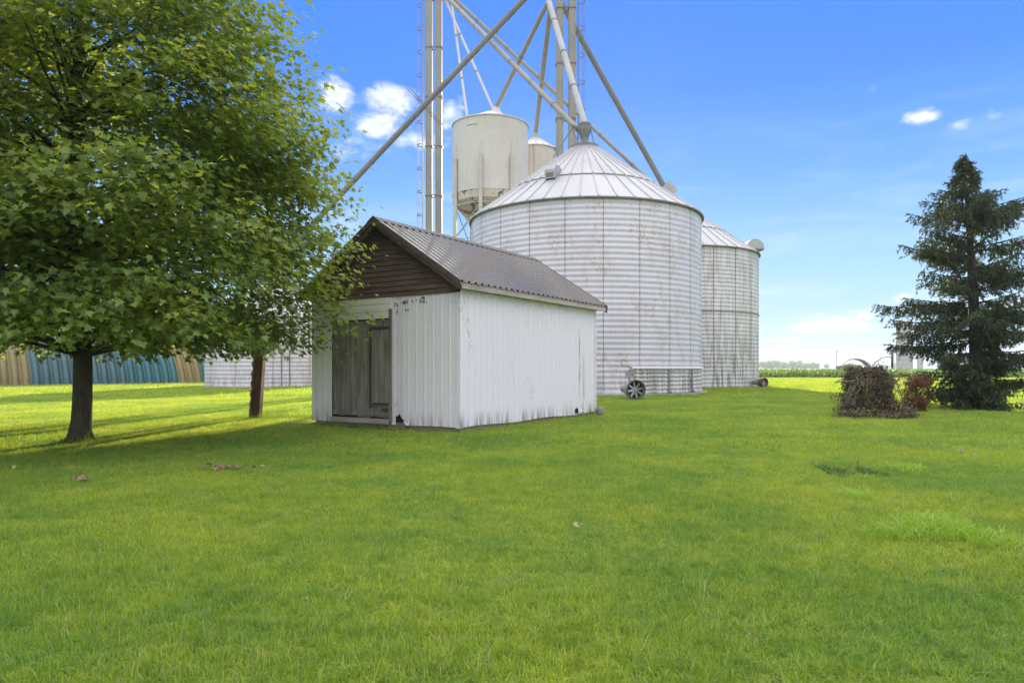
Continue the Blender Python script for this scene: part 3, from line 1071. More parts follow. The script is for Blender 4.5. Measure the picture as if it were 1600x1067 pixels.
    for sgn in (-1, 1):
        v0, v1 = mid, mid + sgn * .16
        mb.hexa([P(-of - .02, v0, Z_RIDGE + .035), P(SH_L + ob + .02, v0, Z_RIDGE + .035), P(SH_L + ob + .02, v1, Z_RIDGE + .035 - .16 * slope), P(-of - .02, v1, Z_RIDGE + .035 - .16 * slope),
                 P(-of - .02, v0, Z_RIDGE + .05), P(SH_L + ob + .02, v0, Z_RIDGE + .05), P(SH_L + ob + .02, v1, Z_RIDGE + .05 - .16 * slope), P(-of - .02, v1, Z_RIDGE + .05 - .16 * slope)])
    parts.append(mb.build('ridge_cap', M['rake']))
    # rake trim and boards at the front and back gable
    for uu, sg in ((-of, -1), (SH_L + ob, 1)):
        for sgn in (-1, 1):
            mb = MB()
            va = mid + sgn * (mid + oe)

            def sl(u0, u1, top, bot, mi):
                mb.hexa([P(u0, mid, Z_RIDGE + bot), P(u1, mid, Z_RIDGE + bot), P(u1, va, Z_EAVE + bot), P(u0, va, Z_EAVE + bot),
                         P(u0, mid, Z_RIDGE + top), P(u1, mid, Z_RIDGE + top), P(u1, va, Z_EAVE + top), P(u0, va, Z_EAVE + top)], mi)
            sl(uu - .014 * 1, uu + .014, .036, -.085, 0)
            sl(uu + .016 if sg < 0 else uu - .05, uu + .05 if sg < 0 else uu - .016, -.036, -.17, 1)
            parts.append(mb.build('rake_trim', [M['rake'], M['barn_wood']]))
    for sgn in (-1, 1):
        mb = MB()
        va = mid + sgn * (mid + oe)
        a, b = sorted((va - sgn * .045, va - sgn * .018))
        pbox(mb, -of + .055, SH_L + ob - .055, a, b, Z_EAVE - .115, Z_EAVE - .036)
        # soffit
        a, b = sorted((va - sgn * .05, va - sgn * (oe + .0)))
        pbox(mb, .0, SH_L + ob - .06, a, b, Z_EAVE - .10, Z_EAVE - .08)
        parts.append(mb.build('fascia', M['eave_board']))
    adopt(root, parts)
    # things lying about the shed
    mb = MB()
    for (a, b, w, z) in ((.35, 2.0, .13, .03), (1.5, 3.0, .10, .05), (2.5, 3.7, .14, .028)):
        p, q = P(-.22 - z, a + dr * .5, z), P(-.30 + z, b + dr * .5, z)
        mb.bar(p, q, w, .05)
    o = mb.build('old_boards', M['barn_wood'])
    tag(o, 'dark rotten boards lying in the grass under the shed door', 'boards')
    mb = MB()
    rr = random.Random(2)
    c = P(SH_L - .02, -.16, .12)
    mb.lathe([(.0, -.12), (.09, -.1), (.11, -.02), (.10, .08), (.05, .13), (0, .13)], 9, (0, 0), axis=Matrix.Translation(c))
    o = mb.build('stone_block', M['dark_steel'])
    tag(o, 'small dark stone at the far right corner of the white shed', 'stone')


# ------------------------------------------------------------------ grain bins
BIN1 = (3.9, 37.85, 6.07)
BIN2 = (11.2, 50.3, 6.07)
BIN5 = (-16.5, 49.0, 4.5)


def corr_profile(r, z0, z1, pitch, amp, k=6):
    n = max(2, int(round((z1 - z0) / pitch)))
    return [(r + amp * math.sin(2 * math.pi * i / k), z0 + (z1 - z0) * i / (n * k)) for i in range(n * k + 1)]


def bin_wall(c, r, z0, z1, pitch, amp, mats, seams, n=144, seam_w=.032, seam0=0.0, bolts=True):
    mb = MB()
    prof = corr_profile(r, z0, z1, pitch, amp)
    mb.lathe(prof, n, c)
    if seams:
        pr2 = [(q + .007, z) for (q, z) in prof]
        for i in range(seams):
            a = seam0 + 2 * math.pi * i / seams
            da = seam_w / r / 2
            mb.lathe(pr2, 1, c, a - da, a + da, mi=1)
    o = mb.build('wall', mats, smooth=True)
    return o


def bin_roof(c, r, z0, z1, rc, nrib, mats, tier=.66, lip=.12, step=.06):
    mb = MB()
    dz = (z1 - z0) / (r + lip - rc)

    def zat(q): return z0 + (r + lip - q) * dz
    rt = r * tier
    mb.lathe([(r + lip, z0 - .07), (r + lip, z0), (rt - .1, zat(rt - .1))], 96, c)
    mb.lathe([(rt, zat(rt) + .012), (rt, zat(rt) + step), (rc, z1 + step)], 96, c)
    for i in range(nrib):
        a = 2 * math.pi * (i + .5) / nrib
        e = Vector((math.cos(a), math.sin(a), 0))
        t = Vector((-math.sin(a), math.cos(a), 0))
        cc = Vector((c[0], c[1], 0))
        for (ra, rb, off) in ((r + lip, rt, .0), (rt, rc + .05, step)):
            p, q = cc + e * ra + Vector((0, 0, zat(ra) + off)), cc + e * rb + Vector((0, 0, zat(rb) + off))
            d = (q - p)
            nrm = t.cross(d).normalized()
            if nrm.z < 0: nrm = -nrm
            w0, w1, hh = .035, .028, .05
            v = [p - t * w0, p + t * w0, q + t * w1, q - t * w1, p - t * w0 * .5 + nrm * hh, p + t * w0 * .5 + nrm * hh, q + t * w1 * .5 + nrm * hh, q - t * w1 * .5 + nrm * hh]
            mb.add(v, [(4, 5, 6, 7), (0, 1, 5, 4), (1, 2, 6, 5), (3, 0, 4, 7), (2, 3, 7, 6)])
    # eave ring and tier lip: edges in the darker second material
    mb.lathe([(r + lip + .012, z0 - .075), (r + lip + .012, z0 - .015), (r + lip - .02, z0 - .0)], 96, c, mi=1)
    mb.lathe([(rt + .015, zat(rt) + .005), (rt + .015, zat(rt) + step * .8)], 96, c, mi=1)
    mb.lathe([(r + lip, z0 - .07), (r - .05, z0 - .075)], 96, c, mi=1)
    o = mb.build('roof', mats)
    return o


def build_bin1():
    c, r = BIN1[:2], BIN1[2]
    ze, zp = 9.05, 13.05
    root = thing('grain_bin', (c[0], c[1], 0), 'big white corrugated grain bin with ribbed conical roof standing behind the white shed', 'grain bin')
    P = []
    seam0 = math.atan2(at(942, 0, 31.9).y - c[1], at(942, 0, 31.9).x - c[0])
    P.append(bin_wall(c, r, .12, ze, .258, .0125, [M['bin_steel'], M['seam']], 22, seam0=seam0))
    P.append(bin_roof(c, r, ze, zp, .62, 46, [M['roof_steel'], M['dark_steel']]))
    mb = MB()
    mb.lathe([(r + .34, -.05), (r + .34, .11), (r - .05, .12)], 96, c)
    P.append(mb.build('concrete_pad', M['concrete'], smooth=False))
    mb = MB()
    mb.lathe([(.74, zp - .06), (.74, zp + .16), (.66, zp + .2), (.3, zp + .22)], 40, c)
    P.append(mb.build('peak_collar', M['dark_steel'], smooth=False))
    # spreader funnel on the peak
    mb = MB()
    mb.lathe([(.20, zp + .2), (.20, zp + .55), (.34, zp + .95), (.34, zp + 1.35), (.28, zp + 1.42), (.0, zp + 1.42)], 8, c)
    mb.lathe([(.36, zp + 1.0), (.36, zp + 1.08)], 8, c)
    mb.lathe([(.36, zp + 1.28), (.36, zp + 1.36)], 8, c)
    for sx in (-1, 1):
        mb.bar((c[0] + sx * .55, c[1] - .3, zp - .02), (c[0] + sx * .30, c[1] - .1, zp + 1.1), .05, .05)
    P.append(mb.build('peak_funnel', [M['galv_dark']]))
    mb = MB()
    mb.bar((c[0] - .30, c[1], zp + 1.1), (c[0] - .68, c[1] - .1, zp + 1.25), .12, .12)
    mb.bar((c[0] - .62, c[1], zp + 1.2), (c[0] - 1.75, c[1] - 1.1, zp - .75), .05, .05)
    mb.bar((c[0] - .5, c[1] - .2, zp + .55), (c[0] - .75, c[1] - .2, zp + 1.3), .05, .05)
    P.append(mb.build('bracket', M['galv_dark']))
    # roof vent hood
    d = at(868, 278, 34.6)
    e = Vector((d.x - c[0], d.y - c[1], 0)).normalized()
    t = Vector((-e.y, e.x, 0))
    slope = (zp - ze) / (r + .12 - .62)
    rv = math.hypot(d.x - c[0], d.y - c[1])
    b = Vector((c[0], c[1], 0)) + e * (rv + .35) + Vector((0, 0, ze + (r + .12 - rv - .35) * slope + .0))
    up = Vector((0, 0, 1))
    mb = MB()
    pts = []
    for k in range(9):
        a = math.pi * k / 8 * .62
        pts.append((math.cos(a + .1) * .38, math.sin(a + .1) * .38))
    for s in (-1, 1):
        pass
    prof = [(-.62, .0)] + [(-.55, .42), (-.2, .58), (.15, .52), (.33, .3), (.33, -.14)]
    v = []
    for s in (-.27, .27):
        for (x, z) in prof:
            v.append(b + e * x + up * z + t * s)
    n = len(prof)
    f = [(i, i + 1, n + i + 1, n + i) for i in range(n - 1)] + [tuple(range(n - 1, -1, -1)), tuple(range(n, 2 * n))]
    mb.add(v, f)
    vent = mb.build('roof_vent', M['galv'])
    mb = MB()
    mb.box(b + e * .335 + up * .04, t * .19, e * .006, up * .11)
    vo = mb.build('vent_opening', M['dark_steel'])
    P += [vent]
    vo.parent = vent
    # ledge over the lower wall band, and the stained door sheets under it
    def ang(px, dd):
        q = at(px, 0, dd)
        return math.atan2(q.y - c[1], q.x - c[0])
    a0, a1 = ang(985, 32.1), ang(1099, 37.0)
    mb = MB()
    mb.lathe([(r + .02, 1.27), (r + .11, 1.27), (r + .11, 1.335), (r + .02, 1.36)], 40, c, a0, a1)
    P.append(mb.build('wall_ledge', M['shed_white']))
    mb = MB()
    mb.lathe([(q + .03, z) for (q, z) in corr_profile(r, .13, 1.268, .19, .022)], 40, c, a0 + .02, a1)
    P.append(mb.build('door_sheet', M['bin_steel_grimy'], smooth=True))
    mb = MB()
    for px, dd in ((1049, 32.6), (1081, 34.0)):
        a = ang(px, dd)
        e = Vector((math.cos(a), math.sin(a), 0))
        t = Vector((-e.y, e.x, 0))
        for z0, z1 in ((.13, 1.26),):
            q = Vector((c[0], c[1], 0)) + e * (r + .075)
            mb.bar(q + up * z0, q + up * z1, .06, .05)
            mb.bar(q + up * .13 + e * .0, q + up * .22 + e * .13, .10, .10)
    P += build_split(mb, 'anchor_bolt', M['dark_steel'])
    adopt(root, P)


def build_bin2():
    c, r = BIN2[:2], BIN2[2]
    ze, zp = 9.05, 13.05
    root = thing('grain_bin', (c[0], c[1], 0), 'streaky stained grain bin half hidden behind the big clean one', 'grain bin')
    P = []
    P.append(bin_wall(c, r, .1, ze, .258, .015, [M['bin_steel_grimy'], M['seam']], 22, seam_w=.07, seam0=.11))
    P.append(bin_roof(c, r, ze, zp, .62, 46, [M['roof_steel'], M['dark_steel']]))
    mb = MB()
    mb.lathe([(r + .25, -.05), (r + .25, .09), (r - .05, .1)], 96, c)
    P.append(mb.build('concrete_pad', M['concrete']))
    mb = MB()
    mb.lathe([(r + .034, 4.86), (r + .05, 4.9), (r + .034, 4.94)], 96, c)
    P.append(mb.build('ring_joint', M['seam']))
    # half round vent at the eave
    d = at(1179, 390, 47.6)
    a = math.atan2(d.y - c[1], d.x - c[0])
    e = Vector((math.cos(a), math.sin(a), 0))
    base = Vector((c[0], c[1], 0)) + e * (r - .28) + Vector((0, 0, 9.38))
    t = Vector((-e.y, e.x, 0))
    up = Vector((0, 0, 1))
    mb = MB()
    pts = [(math.cos(math.pi * k / 16) * .60, math.sin(math.pi * k / 16) * .60) for k in range(17)]
    pts = [(.60, -.06)] + pts + [(-.60, -.06)]
    n = len(pts)
    v = [base + Vector((1, 0, 0)) * x + up * z + Vector((0, 1, 0)) * s for s in (-.35, .35) for (x, z) in pts]
    mb.add(v, [(i, i + 1, n + i + 1, n + i) for i in range(n - 1)] + [tuple(range(n - 1, -1, -1)), tuple(range(n, 2 * n)), (0, n, 2 * n - 1, n - 1)])
    mb.box(base + up * -.1, (.62, 0, 0), (0, .37, 0), (0, 0, .035), 1)
    P.append(mb.build('roof_vent', [M['galv'], M['dark_steel']]))
    mb = MB()
    mb.lathe([(.7, zp - .05), (.7, zp + .15), (.3, zp + .18), (.26, zp + .5)], 24, c)
    b = Vector((c[0], c[1], zp + .95))
    mb.box(b, Vector((.33, 0, -.33)), Vector((0, .40, 0)), Vector((.24, 0, .26)), 0)
    mb.lathe([(.3, zp + .1), (.3, zp + .6)], 12, c)
    P.append(mb.build('peak_box', M['galv']))
    adopt(root, P)
    # drying fan at its foot
    fan('aeration_fan', at(1195, 600, 45.5), Vector((.45, -.75, 0)).normalized(), .30, M['fan_rust'],
        'small brown blower at the foot of the streaky bin behind', .5)


def fan(name, c, ax, r, body, label, L=.75, detail=False):
    root = thing(name, (c.x, c.y, 0), label, 'blower', 'grain bin blowers')
    c = Vector((c.x, c.y, r + .06))
    t = Vector((-ax.y, ax.x, 0))
    up = Vector((0, 0, 1))
    Mx = Matrix((( t.x, up.x, ax.x, c.x), (t.y, up.y, ax.y, c.y), (t.z, up.z, ax.z, c.z), (0, 0, 0, 1)))
    P = []
    mb = MB()
    mb.lathe([(r * .93, -.0), (r * .93, .015), (r, .02), (r, -.05), (r * .97, -.06), (r * .97, -.2), (r, -.21), (r, -.25), (r * .97, -.26), (r * .97, -L * .62), (r * .93, -L * .62)], 40, axis=Mx)
    mb.lathe([(r * .93, .0), (r * .93, -L * .6)], 40, axis=Mx)
    P.append(mb.build('housing', body, smooth=True, angle=35))
    mb = MB()
    mb.lathe([(r * .90, .012), (r * .90, .03), (r * 1.035, .03), (r * 1.035, -.03), (r * 1.0, -.03)], 40, axis=Mx)
    P.append(mb.build('rim', M['fan_rust']))
    mb = MB()
    mb.lathe([(r * .95, -L * .62), (r * .62, -L * 1.15), (r * .42, -L * 1.75), (r * .42, -L * 2.4)], 24, axis=Mx)
    P.append(mb.build('duct', M['fan_grey'], smooth=True))
    mb = MB()
    mb.lathe([(r * .93, -.24), (0, -.24)], 32, axis=Mx)
    P.append(mb.build('back_plate', M['black']))
    mb = MB()
    mb.lathe([(0, -.02), (r * .14, -.02), (r * .16, -.05), (r * .16, -.2), (0, -.2)], 20, axis=Mx)
    P.append(mb.build('hub', M['blade'], smooth=True, angle=40))
    for k in range(8):
        mb = MB()
        a = 2 * math.pi * k / 8 + .2
        e, s = Vector((math.cos(a), math.sin(a), 0)), Vector((-math.sin(a), math.cos(a), 0))
        zz = Vector((0, 0, 1))
        v = []
        for q, w, tw in ((.14, .07, .5), (.5, .085, .4), (.86, .07, .3)):
            for sg in (-1, 1):
                v.append(Mx @ (e * r * q + s * r * w * 1.25 * sg + zz * (-.09 + sg * r * w * tw)))
        v2 = [p - ax * .008 for p in v]
        mb.add(v + v2, [(0, 1, 3, 2), (2, 3, 5, 4), (6, 8, 9, 7), (8, 10, 11, 9), (0, 2, 8, 6), (2, 4, 10, 8), (1, 7, 9, 3), (3, 9, 11, 5), (4, 5, 11, 10)])
        P.append(mb.build('fan_blade', M['blade']))
    mb = MB()
    for sg in (-1, 1):
        mb.bar(Mx @ Vector((sg * r * .75, -r - .03, .03)), Mx @ Vector((sg * r * .75, -r - .03, -L * .7)), .05, .06)
    mb.bar(Mx @ Vector((-r, -r - .0, .0)), Mx @ Vector((r, -r - .0, .0)), .05, .06)
    P.append(mb.build('skid', M['fan_rust']))
    if detail:
        mb = MB()
        mb.box(Mx @ Vector((-r * .55, r * 1.55, -.25)), t * .10, ax * .08, up * .13)
        P.append(mb.build('control_box', M['fan_grey']))
        mb = MB()
        mb.bar(Mx @ Vector((-r * .55, r * .8, -.2)), Mx @ Vector((-r * .5, r * 2.1, -.2)), .06, .06)
        mb.bar(Mx @ Vector((r * .1, r * .95, -.2)), Mx @ Vector((-r * .45, r * 2.1, -.2)), .05, .05)
        P.append(mb.build('bracket', M['dark_steel']))
        mb = MB()
        pts = []
        for k in range(13):
            a = .3 + 5.0 * k / 12
            pts.append(Mx @ Vector((-r * 1.15 + math.cos(a) * .11, r * 2.75 + math.sin(a) * .13, -.2)))
        mb.tube([Mx @ Vector((-r * .35, r * 2.2, -.2))] + pts[::-1], .018, 8)
        P.append(mb.build('hook', M['dark_steel'], smooth=True))
    adopt(root, P)


def build_bin5():
    c, r = BIN5[:2], BIN5[2]
    ze, zp = 4.6, 7.7
    root = thing('grain_bin', (c[0], c[1], 0), 'low white grain bin seen under the maple behind the rusty post', 'grain bin')
    P = []
    P.append(bin_wall(c, r, .1, ze, .27, .014, [M['bin_steel'], M['seam']], 12, seam_w=.04, n=96, seam0=.3))
    P.append(bin_roof(c, r, ze, zp, .5, 30, [M['roof_steel'], M['dark_steel']]))
    mb = MB()
    mb.lathe([(r + .3, -.05), (r + .3, .09), (r - .05, .1)], 64, c)
    P.append(mb.build('concrete_pad', M['concrete']))
    # door frame strips
    q0, q1 = at(440, 0, 44.9), at(454.5, 0, 44.8)
    mb = MB()
    for q in (q0, q1):
        a = math.atan2(q.y - c[1], q.x - c[0])
        p = Vector((c[0] + (r + .04) * math.cos(a), c[1] + (r + .04) * math.sin(a), 0))
        mb.bar(p + Vector((0, 0, .15)), p + Vector((0, 0, 2.4)), .06, .05)
    P += build_split(mb, 'door_frame', M['dark_steel'])
    mb = MB()
    q = at(388, 604, 46.0)
    pts = [Vector((q.x + .38 * math.cos(a * .5) * (1 - .02 * a), q.y - .6, .3 + .22 * math.sin(a * .5 + .6) + .01 * a)) for a in range(0, 26)]
    mb.tube(pts, .025, 6)
    cable = mb.build('cable', M['dark_steel'])
    mb = MB()
    mb.lathe([(.55, zp - .04), (.55, zp + .15), (.2, zp + .2), (.2, zp + .8)], 24, c)
    P.append(mb.build('peak_collar', M['galv']))
    adopt(root, P)
    tag(cable, 'loop of black cable on the ground before the low white bin', 'cable')


def build_hopper_bins():
    # overhead bin on legs
    D = 51.0
    ctr = at(766, 0, D)
    c, r = (ctr.x, D), 59 / F * D * 1.0
    ztop = CAM_H + (HOR - 199.5) / F * D
    zbot = CAM_H + (HOR - 309) / F * D
    root = thing('hopper_bin', (c[0], c[1], 0), 'cream elevated hopper bin with rust-patched cone on tall legs behind the shed', 'hopper bin', 'raised hopper bins')
    P = []
    mb = MB()
    mb.lathe(corr_profile(r, zbot, ztop, .15, .012, 4), 96, c)
    P.append(mb.build('wall', M['cream'], smooth=True))
    mb = MB()
    zpk = CAM_H + (HOR - 176) / F * D
    mb.lathe([(r + .06, ztop - .06), (r + .06, ztop + .02), (r * .52, CAM_H + (HOR - 187) / F * D), (.34, zpk)], 64, c)
    P.append(mb.build('roof', M['cream']))
    mb = MB()
    q = at(775, 0, D)
    mb.lathe([(.62, zpk - .35), (.32, zpk + .12), (.26, zpk + .34), (.0, zpk + .36)], 12, (q.x, D))
    mb.hexa([Vector((q.x - 1.0, D - .3, zpk - .42)), Vector((q.x + .3, D - .3, zpk - .42)), Vector((q.x + .3, D + .3, zpk - .42)), Vector((q.x - 1.0, D + .3, zpk - .42)),
             Vector((q.x - .2, D - .2, zpk + .2)), Vector((q.x + .18, D - .2, zpk + .2)), Vector((q.x + .18, D + .2, zpk + .2)), Vector((q.x - .2, D + .2, zpk + .2))])
    P.append(mb.build('inlet_cap', M['cream']))
    mb = MB()
    mb.lathe([(r - .02, zbot + .01), (r - .05, zbot - .55), (.3, zbot - 2.9), (.3, zbot - 3.4)], 64, c)
    P.append(mb.build('hopper_cone', M['cream_rust'], smooth=True, angle=30))
    zl = CAM_H + (HOR - 258) / F * D
    legs = []
    for px, front in ((714, -1), (753.5, -1), (800, -1), (733, 1), (780, 1), (818, 1)):
        x = (px - 800) / F * D
        u = (x - c[0]) / (r + .1)
        y = c[1] + front * (r + .1) * math.sqrt(max(.0, 1 - u * u))
        legs.append((x, y))
        mb = MB()
        w = .23 if front < 0 else .12
        x = c[0] + (x - c[0])
        mb.abox(x - w / 2, x + w / 2, y - w / 2 - .03, y + w / 2 - .03, 0, zl)
        P.append(mb.build('leg', M['galv'] if front > 0 else M['cream_dull']))
    mb = MB()
    for i, j in ((0, 3), (0, 1), (1, 2), (3, 4), (4, 5), (2, 5)):
        (xa, ya), (xb, yb) = legs[i], legs[j]
        for z0, z1 in ((zbot - 3.2, zbot - 1.0), (zbot - 5.6, zbot - 3.4)):
            mb.bar((xa, ya, z0), (xb, yb, z1), .05)
            mb.bar((xa, ya, z1), (xb, yb, z0), .05)
            mb.bar((xa, ya, z1 + .1), (xb, yb, z1 + .1), .06)
    (xa, ya), (xb, yb) = legs[0], legs[1]
    mb.bar((xa, ya, zbot - 1.0), (xb, yb, zbot - .7), .05)
    P.append(mb.build('brace', M['galv']))
    # access ladder with cage at the left side
    lx = at(708, 0, D).x
    ly = c[1] + .3
    P.append(ladder(lx - .02, ly, 0.2, zbot + .4, Vector((0, 1, 0)), .36, M['galv']))
    # stiffener ribs and hatch outline on the wall
    mb = MB()
    for px in (714, 753.5, 800):
        x = (px - 800) / F * D
        u = (x - c[0]) / (r + .02)
        y = c[1] - (r + .02) * math.sqrt(max(.0, 1 - u * u))
        mb.abox(x - .035, x + .035, y - .05, y - .01, zl, zl + .9)
    P += build_split(mb, 'stiffener', M['cream'])
    mb = MB()
    for k in range(16):
        a0 = math.atan2(-1, -.55) + k * .02 - .1
        mb.bar((c[0] + (r + .02) * math.cos(a0), c[1] + (r + .02) * math.sin(a0), ztop - .62), (c[0] + (r + .02) * math.cos(a0 + .02), c[1] + (r + .02) * math.sin(a0 + .02), ztop - .62), .03)
    P.append(mb.build('hatch_seam', M['seam']))
    adopt(root, P)
    HB['top'] = Vector((q.x, D, zpk + .34))
    HB['side'] = at(731, 192, D)
    # second, slimmer one behind
    D = 57.0
    ctr = at(837, 0, D)
    c, r = (ctr.x, D), 31 / F * D
    z1, z0 = CAM_H + (HOR - 235) / F * D, CAM_H + (HOR - 330) / F * D
    root = thing('hopper_bin', (c[0], c[1], 0), 'slim grey-cream hopper bin with ribbed conical roof between the cream bin and the elevator', 'hopper bin', 'raised hopper bins')
    P = []
    mb = MB()
    mb.lathe(corr_profile(r, z0, z1, .16, .012, 4), 64, c)
    P.append(mb.build('wall', M['cream_dull'], smooth=True))
    zp = CAM_H + (HOR - 216) / F * D
    P.append(bin_roof(c, r, z1, zp, .2, 18, [M['cream'], M['cream_rust']], tier=.3, lip=.08, step=.015))
    mb = MB()
    mb.lathe([(.24, zp - .1), (.24, zp + .3), (.17, zp + .36), (.17, zp + .55)], 16, c)
    P.append(mb.build('inlet_cap', M['galv']))
    mb = MB()
    mb.lathe([(r, z0), (.25, z0 - 1.6)], 48, c)
    P.append(mb.build('hopper_cone', M['cream_rust'], smooth=True))
    for k in range(4):
        a = math.pi / 4 + k * math.pi / 2
        mb = MB()
        x, y = c[0] + math.cos(a) * (r + .06), c[1] + math.sin(a) * (r + .06)
        mb.abox(x - .08, x + .08, y - .08, y + .08, 0, z0 + .6)
        P.append(mb.build('leg', M['galv']))
    mb = MB()
    a = math.atan2(-1, -.25)
    for k in (-1, 1):
        x, y = c[0] + math.cos(a + k * .1) * (r + .08), c[1] + math.sin(a + k * .1) * (r + .08)
        mb.bar((x, y, z0), (x, y, z1), .03)
    P.append(mb.build('ladder', M['dark_steel']))
    adopt(root, P)
    HB['top2'] = Vector((c[0], D, zp + .5))


HB = {}
M['cream_dull'] = mat('cream_dull', (.46, .44, .38), .6, fn=weathered((.48, .455, .43), (.38, .36, .33), (.3, .28, .24), .6))


def ladder(x, y, z0, z1, side, w, m):
    mb = MB()
    s = side * w / 2
    p = Vector((x, y, 0))
    for sg in (-1, 1):
        mb.bar(p + s * sg + Vector((0, 0, z0)), p + s * sg + Vector((0, 0, z1)), .035, .035)
    z = z0 + .2
    while z < z1:
        mb.bar(p - s + Vector((0, 0, z)), p + s + Vector((0, 0, z)), .02, .02)
        z += .3
    return mb.build('ladder', m)


def elevator(pxs, wpx, D, flanges, lad_px, hoops, ladside, label):
    """bucket elevator: two square casings with flange joints, a caged ladder"""
    c = at(sum(pxs) / 2, 0, D)
    root = thing('grain_elevator', (c.x, c.y, 0), label, 'grain elevator', 'bucket elevators')
    P = []
    ztop = CAM_H + (HOR + 75) / F * D
    zf = [CAM_H + (HOR - y) / F * D for y in flanges]
    gap = zf[0] - zf[1] if len(zf) > 1 else 3
    zf = [zf[0] + k * abs(gap) for k in range(-12, 12)]
    for px in pxs:
        x = (px - 800) / F * D
        w = wpx / F * D
        mb = MB()
        mb.abox(x - w / 2, x + w / 2, D - w * .6, D + w * .6, 0, ztop)
        for sx in (-1, 1):
            mb.abox(x + sx * (w / 2 - .03) - .02, x + sx * (w / 2 - .03) + .02, D - w * .6 - .02, D - w * .6 - .002, .02, ztop - .02)
        P.append(mb.build('casing', M['leg_steel']))
        mb = MB()
        for z in zf:
            if .3 < z < ztop - .1:
                mb.abox(x - w / 2 - .05, x + w / 2 + .05, D - w * .6 - .05, D + w * .6 + .05, z - .035, z + .035)
        P += build_split(mb, 'flange', M['dark_steel'])
    mb = MB()
    xa, xb = sorted((px - 800) / F * D for px in pxs)
    for z in zf:
        if .3 < z < ztop - .1:
            mb.bar((xa, D - .15, z + .08), (xb, D - .15, z + .08), .06)
            mb.bar((xa, D + .15, z - .06), (xb, D + .15, z - .06), .05)
    P += build_split(mb, 'spacer', M['dark_steel'])
    lx = (lad_px - 800) / F * D
    lad = ladder(lx, D, .4, ztop, Vector((0, 1, 0)), .42, M['galv_dark'])
    P.append(lad)
    mb = MB()
    y0, stepz = hoops
    z = CAM_H + (HOR - y0) / F * D
    zz = [z + k * stepz for k in range(-10, 14)]
    rr = .36
    zz = [q for q in zz if 2.4 < q < ztop]
    for q in zz:
        pts = [Vector((lx + ladside * (.06 + rr * math.sin(a)), D - rr * math.cos(a), q)) for a in [math.pi * k / 10 for k in range(11)]]
        for k in range(10):
            mb.bar(pts[k], pts[k + 1], .022, .06)
    for a in (math.pi * .25, math.pi * .5, math.pi * .75):
        p = Vector((lx + ladside * (.06 + rr * math.sin(a)), D - rr * math.cos(a), 0))
        mb.bar(p + Vector((0, 0, zz[0])), p + Vector((0, 0, zz[-1])), .02, .02)
    cage = mb.build('safety_cage', M['galv_dark'])
    cage.parent = lad
    # boot at the ground
    mb = MB()
    mb.abox(xa - .5, xb + .5, D - .5, D + .5, 0, 1.1)
    P.append(mb.build('boot', M['leg_steel']))
    adopt(root, P)


def spout(a, b, r, m, label, extra=None):
    mid = (a + b) / 2
    root = thing('grain_spout', b, label, 'grain spout', 'grain spouts')
    mb = MB()
    mb.tube([a, b], r, 32)
    L = (b - a).length
    P = [mb.build('pipe', m, smooth=True, angle=40)]
    mb = MB()
    n = max(2, int(L / 3.05))
    d = (b - a) / n
    for k in range(1, n):
        q = a + d * k
        mb.tube([q - d.normalized() * .05, q + d.normalized() * .05], r + .022, 16)
    P += build_split(mb, 'joint_band', M['galv_dark'])
    if extra: P += extra(a, b)
    adopt(root, P)


def build_spouts():
    DL2 = 46.0
    h1 = at(858, -42, 44.6)
    b1 = Vector((BIN1[0], BIN1[1], 14.3))
    p5 = Vector((BIN5[0], BIN5[1], 8.5))

    def truss(a, b):
        mb = MB()
        t = .0
        q = at(662, 168, 47.6)
        for off in (0, .22):
            mb.bar(at(636 + off * 20, 138, 47.4), at(688 + off * 20, 196, 47.5), .05)
        return [mb.build('truss_arm', M['dark_steel'])]
    spout(h1, p5, .19, M['galv_dark'], 'long grey spout pipe crossing the casings behind the shed, bound for the low bin', truss)
    spout(at(853, -12, 44.4), b1 + Vector((0, 0, .12)), .18, M['galv'], 'thick shiny spout pipe ending in the big bin peak funnel')
    spout(at(874, 0, 46.9), Vector((BIN2[0] - .05, BIN2[1], 13.75)), .19, M['galv_dark'], 'dark steep spout pipe ending in the tilted box above the big bin roof edge')
    spout(at(858, 0, 45.6), HB['top'], .15, M['leg_steel'], 'spout pipe running from the elevator behind the big bin into the cream hopper cap')
    spout(at(861, 6, 45.7), HB['top2'], .17, M['leg_steel'], 'steep spout pipe dropping onto the slim hopper bin')
    h = at(696, -6, 52.6)
    spout(h, b1 + Vector((-.3, .1, -.2)), .15, M['leg_steel'], 'long pale spout pipe from the far elevator to the big bin peak')
    spout(h + Vector((.15, .2, .35)), Vector((BIN2[0] - .3, BIN2[1] + .1, 13.7)), .13, M['leg_steel'], 'thin pale spout passing behind the nearer elevator towards the streaky bin')
    spout(h + Vector((-.1, .3, 0)), HB['top'] + Vector((-.2, .1, -.1)), .09, M['cream'], 'thin cream spout falling steeply onto the cream bin peak')
    spout(h + Vector((.35, .3, .3)), HB['side'], .09, M['cream'], 'thin cream spout falling steeply onto the cream bin shoulder away from its peak')


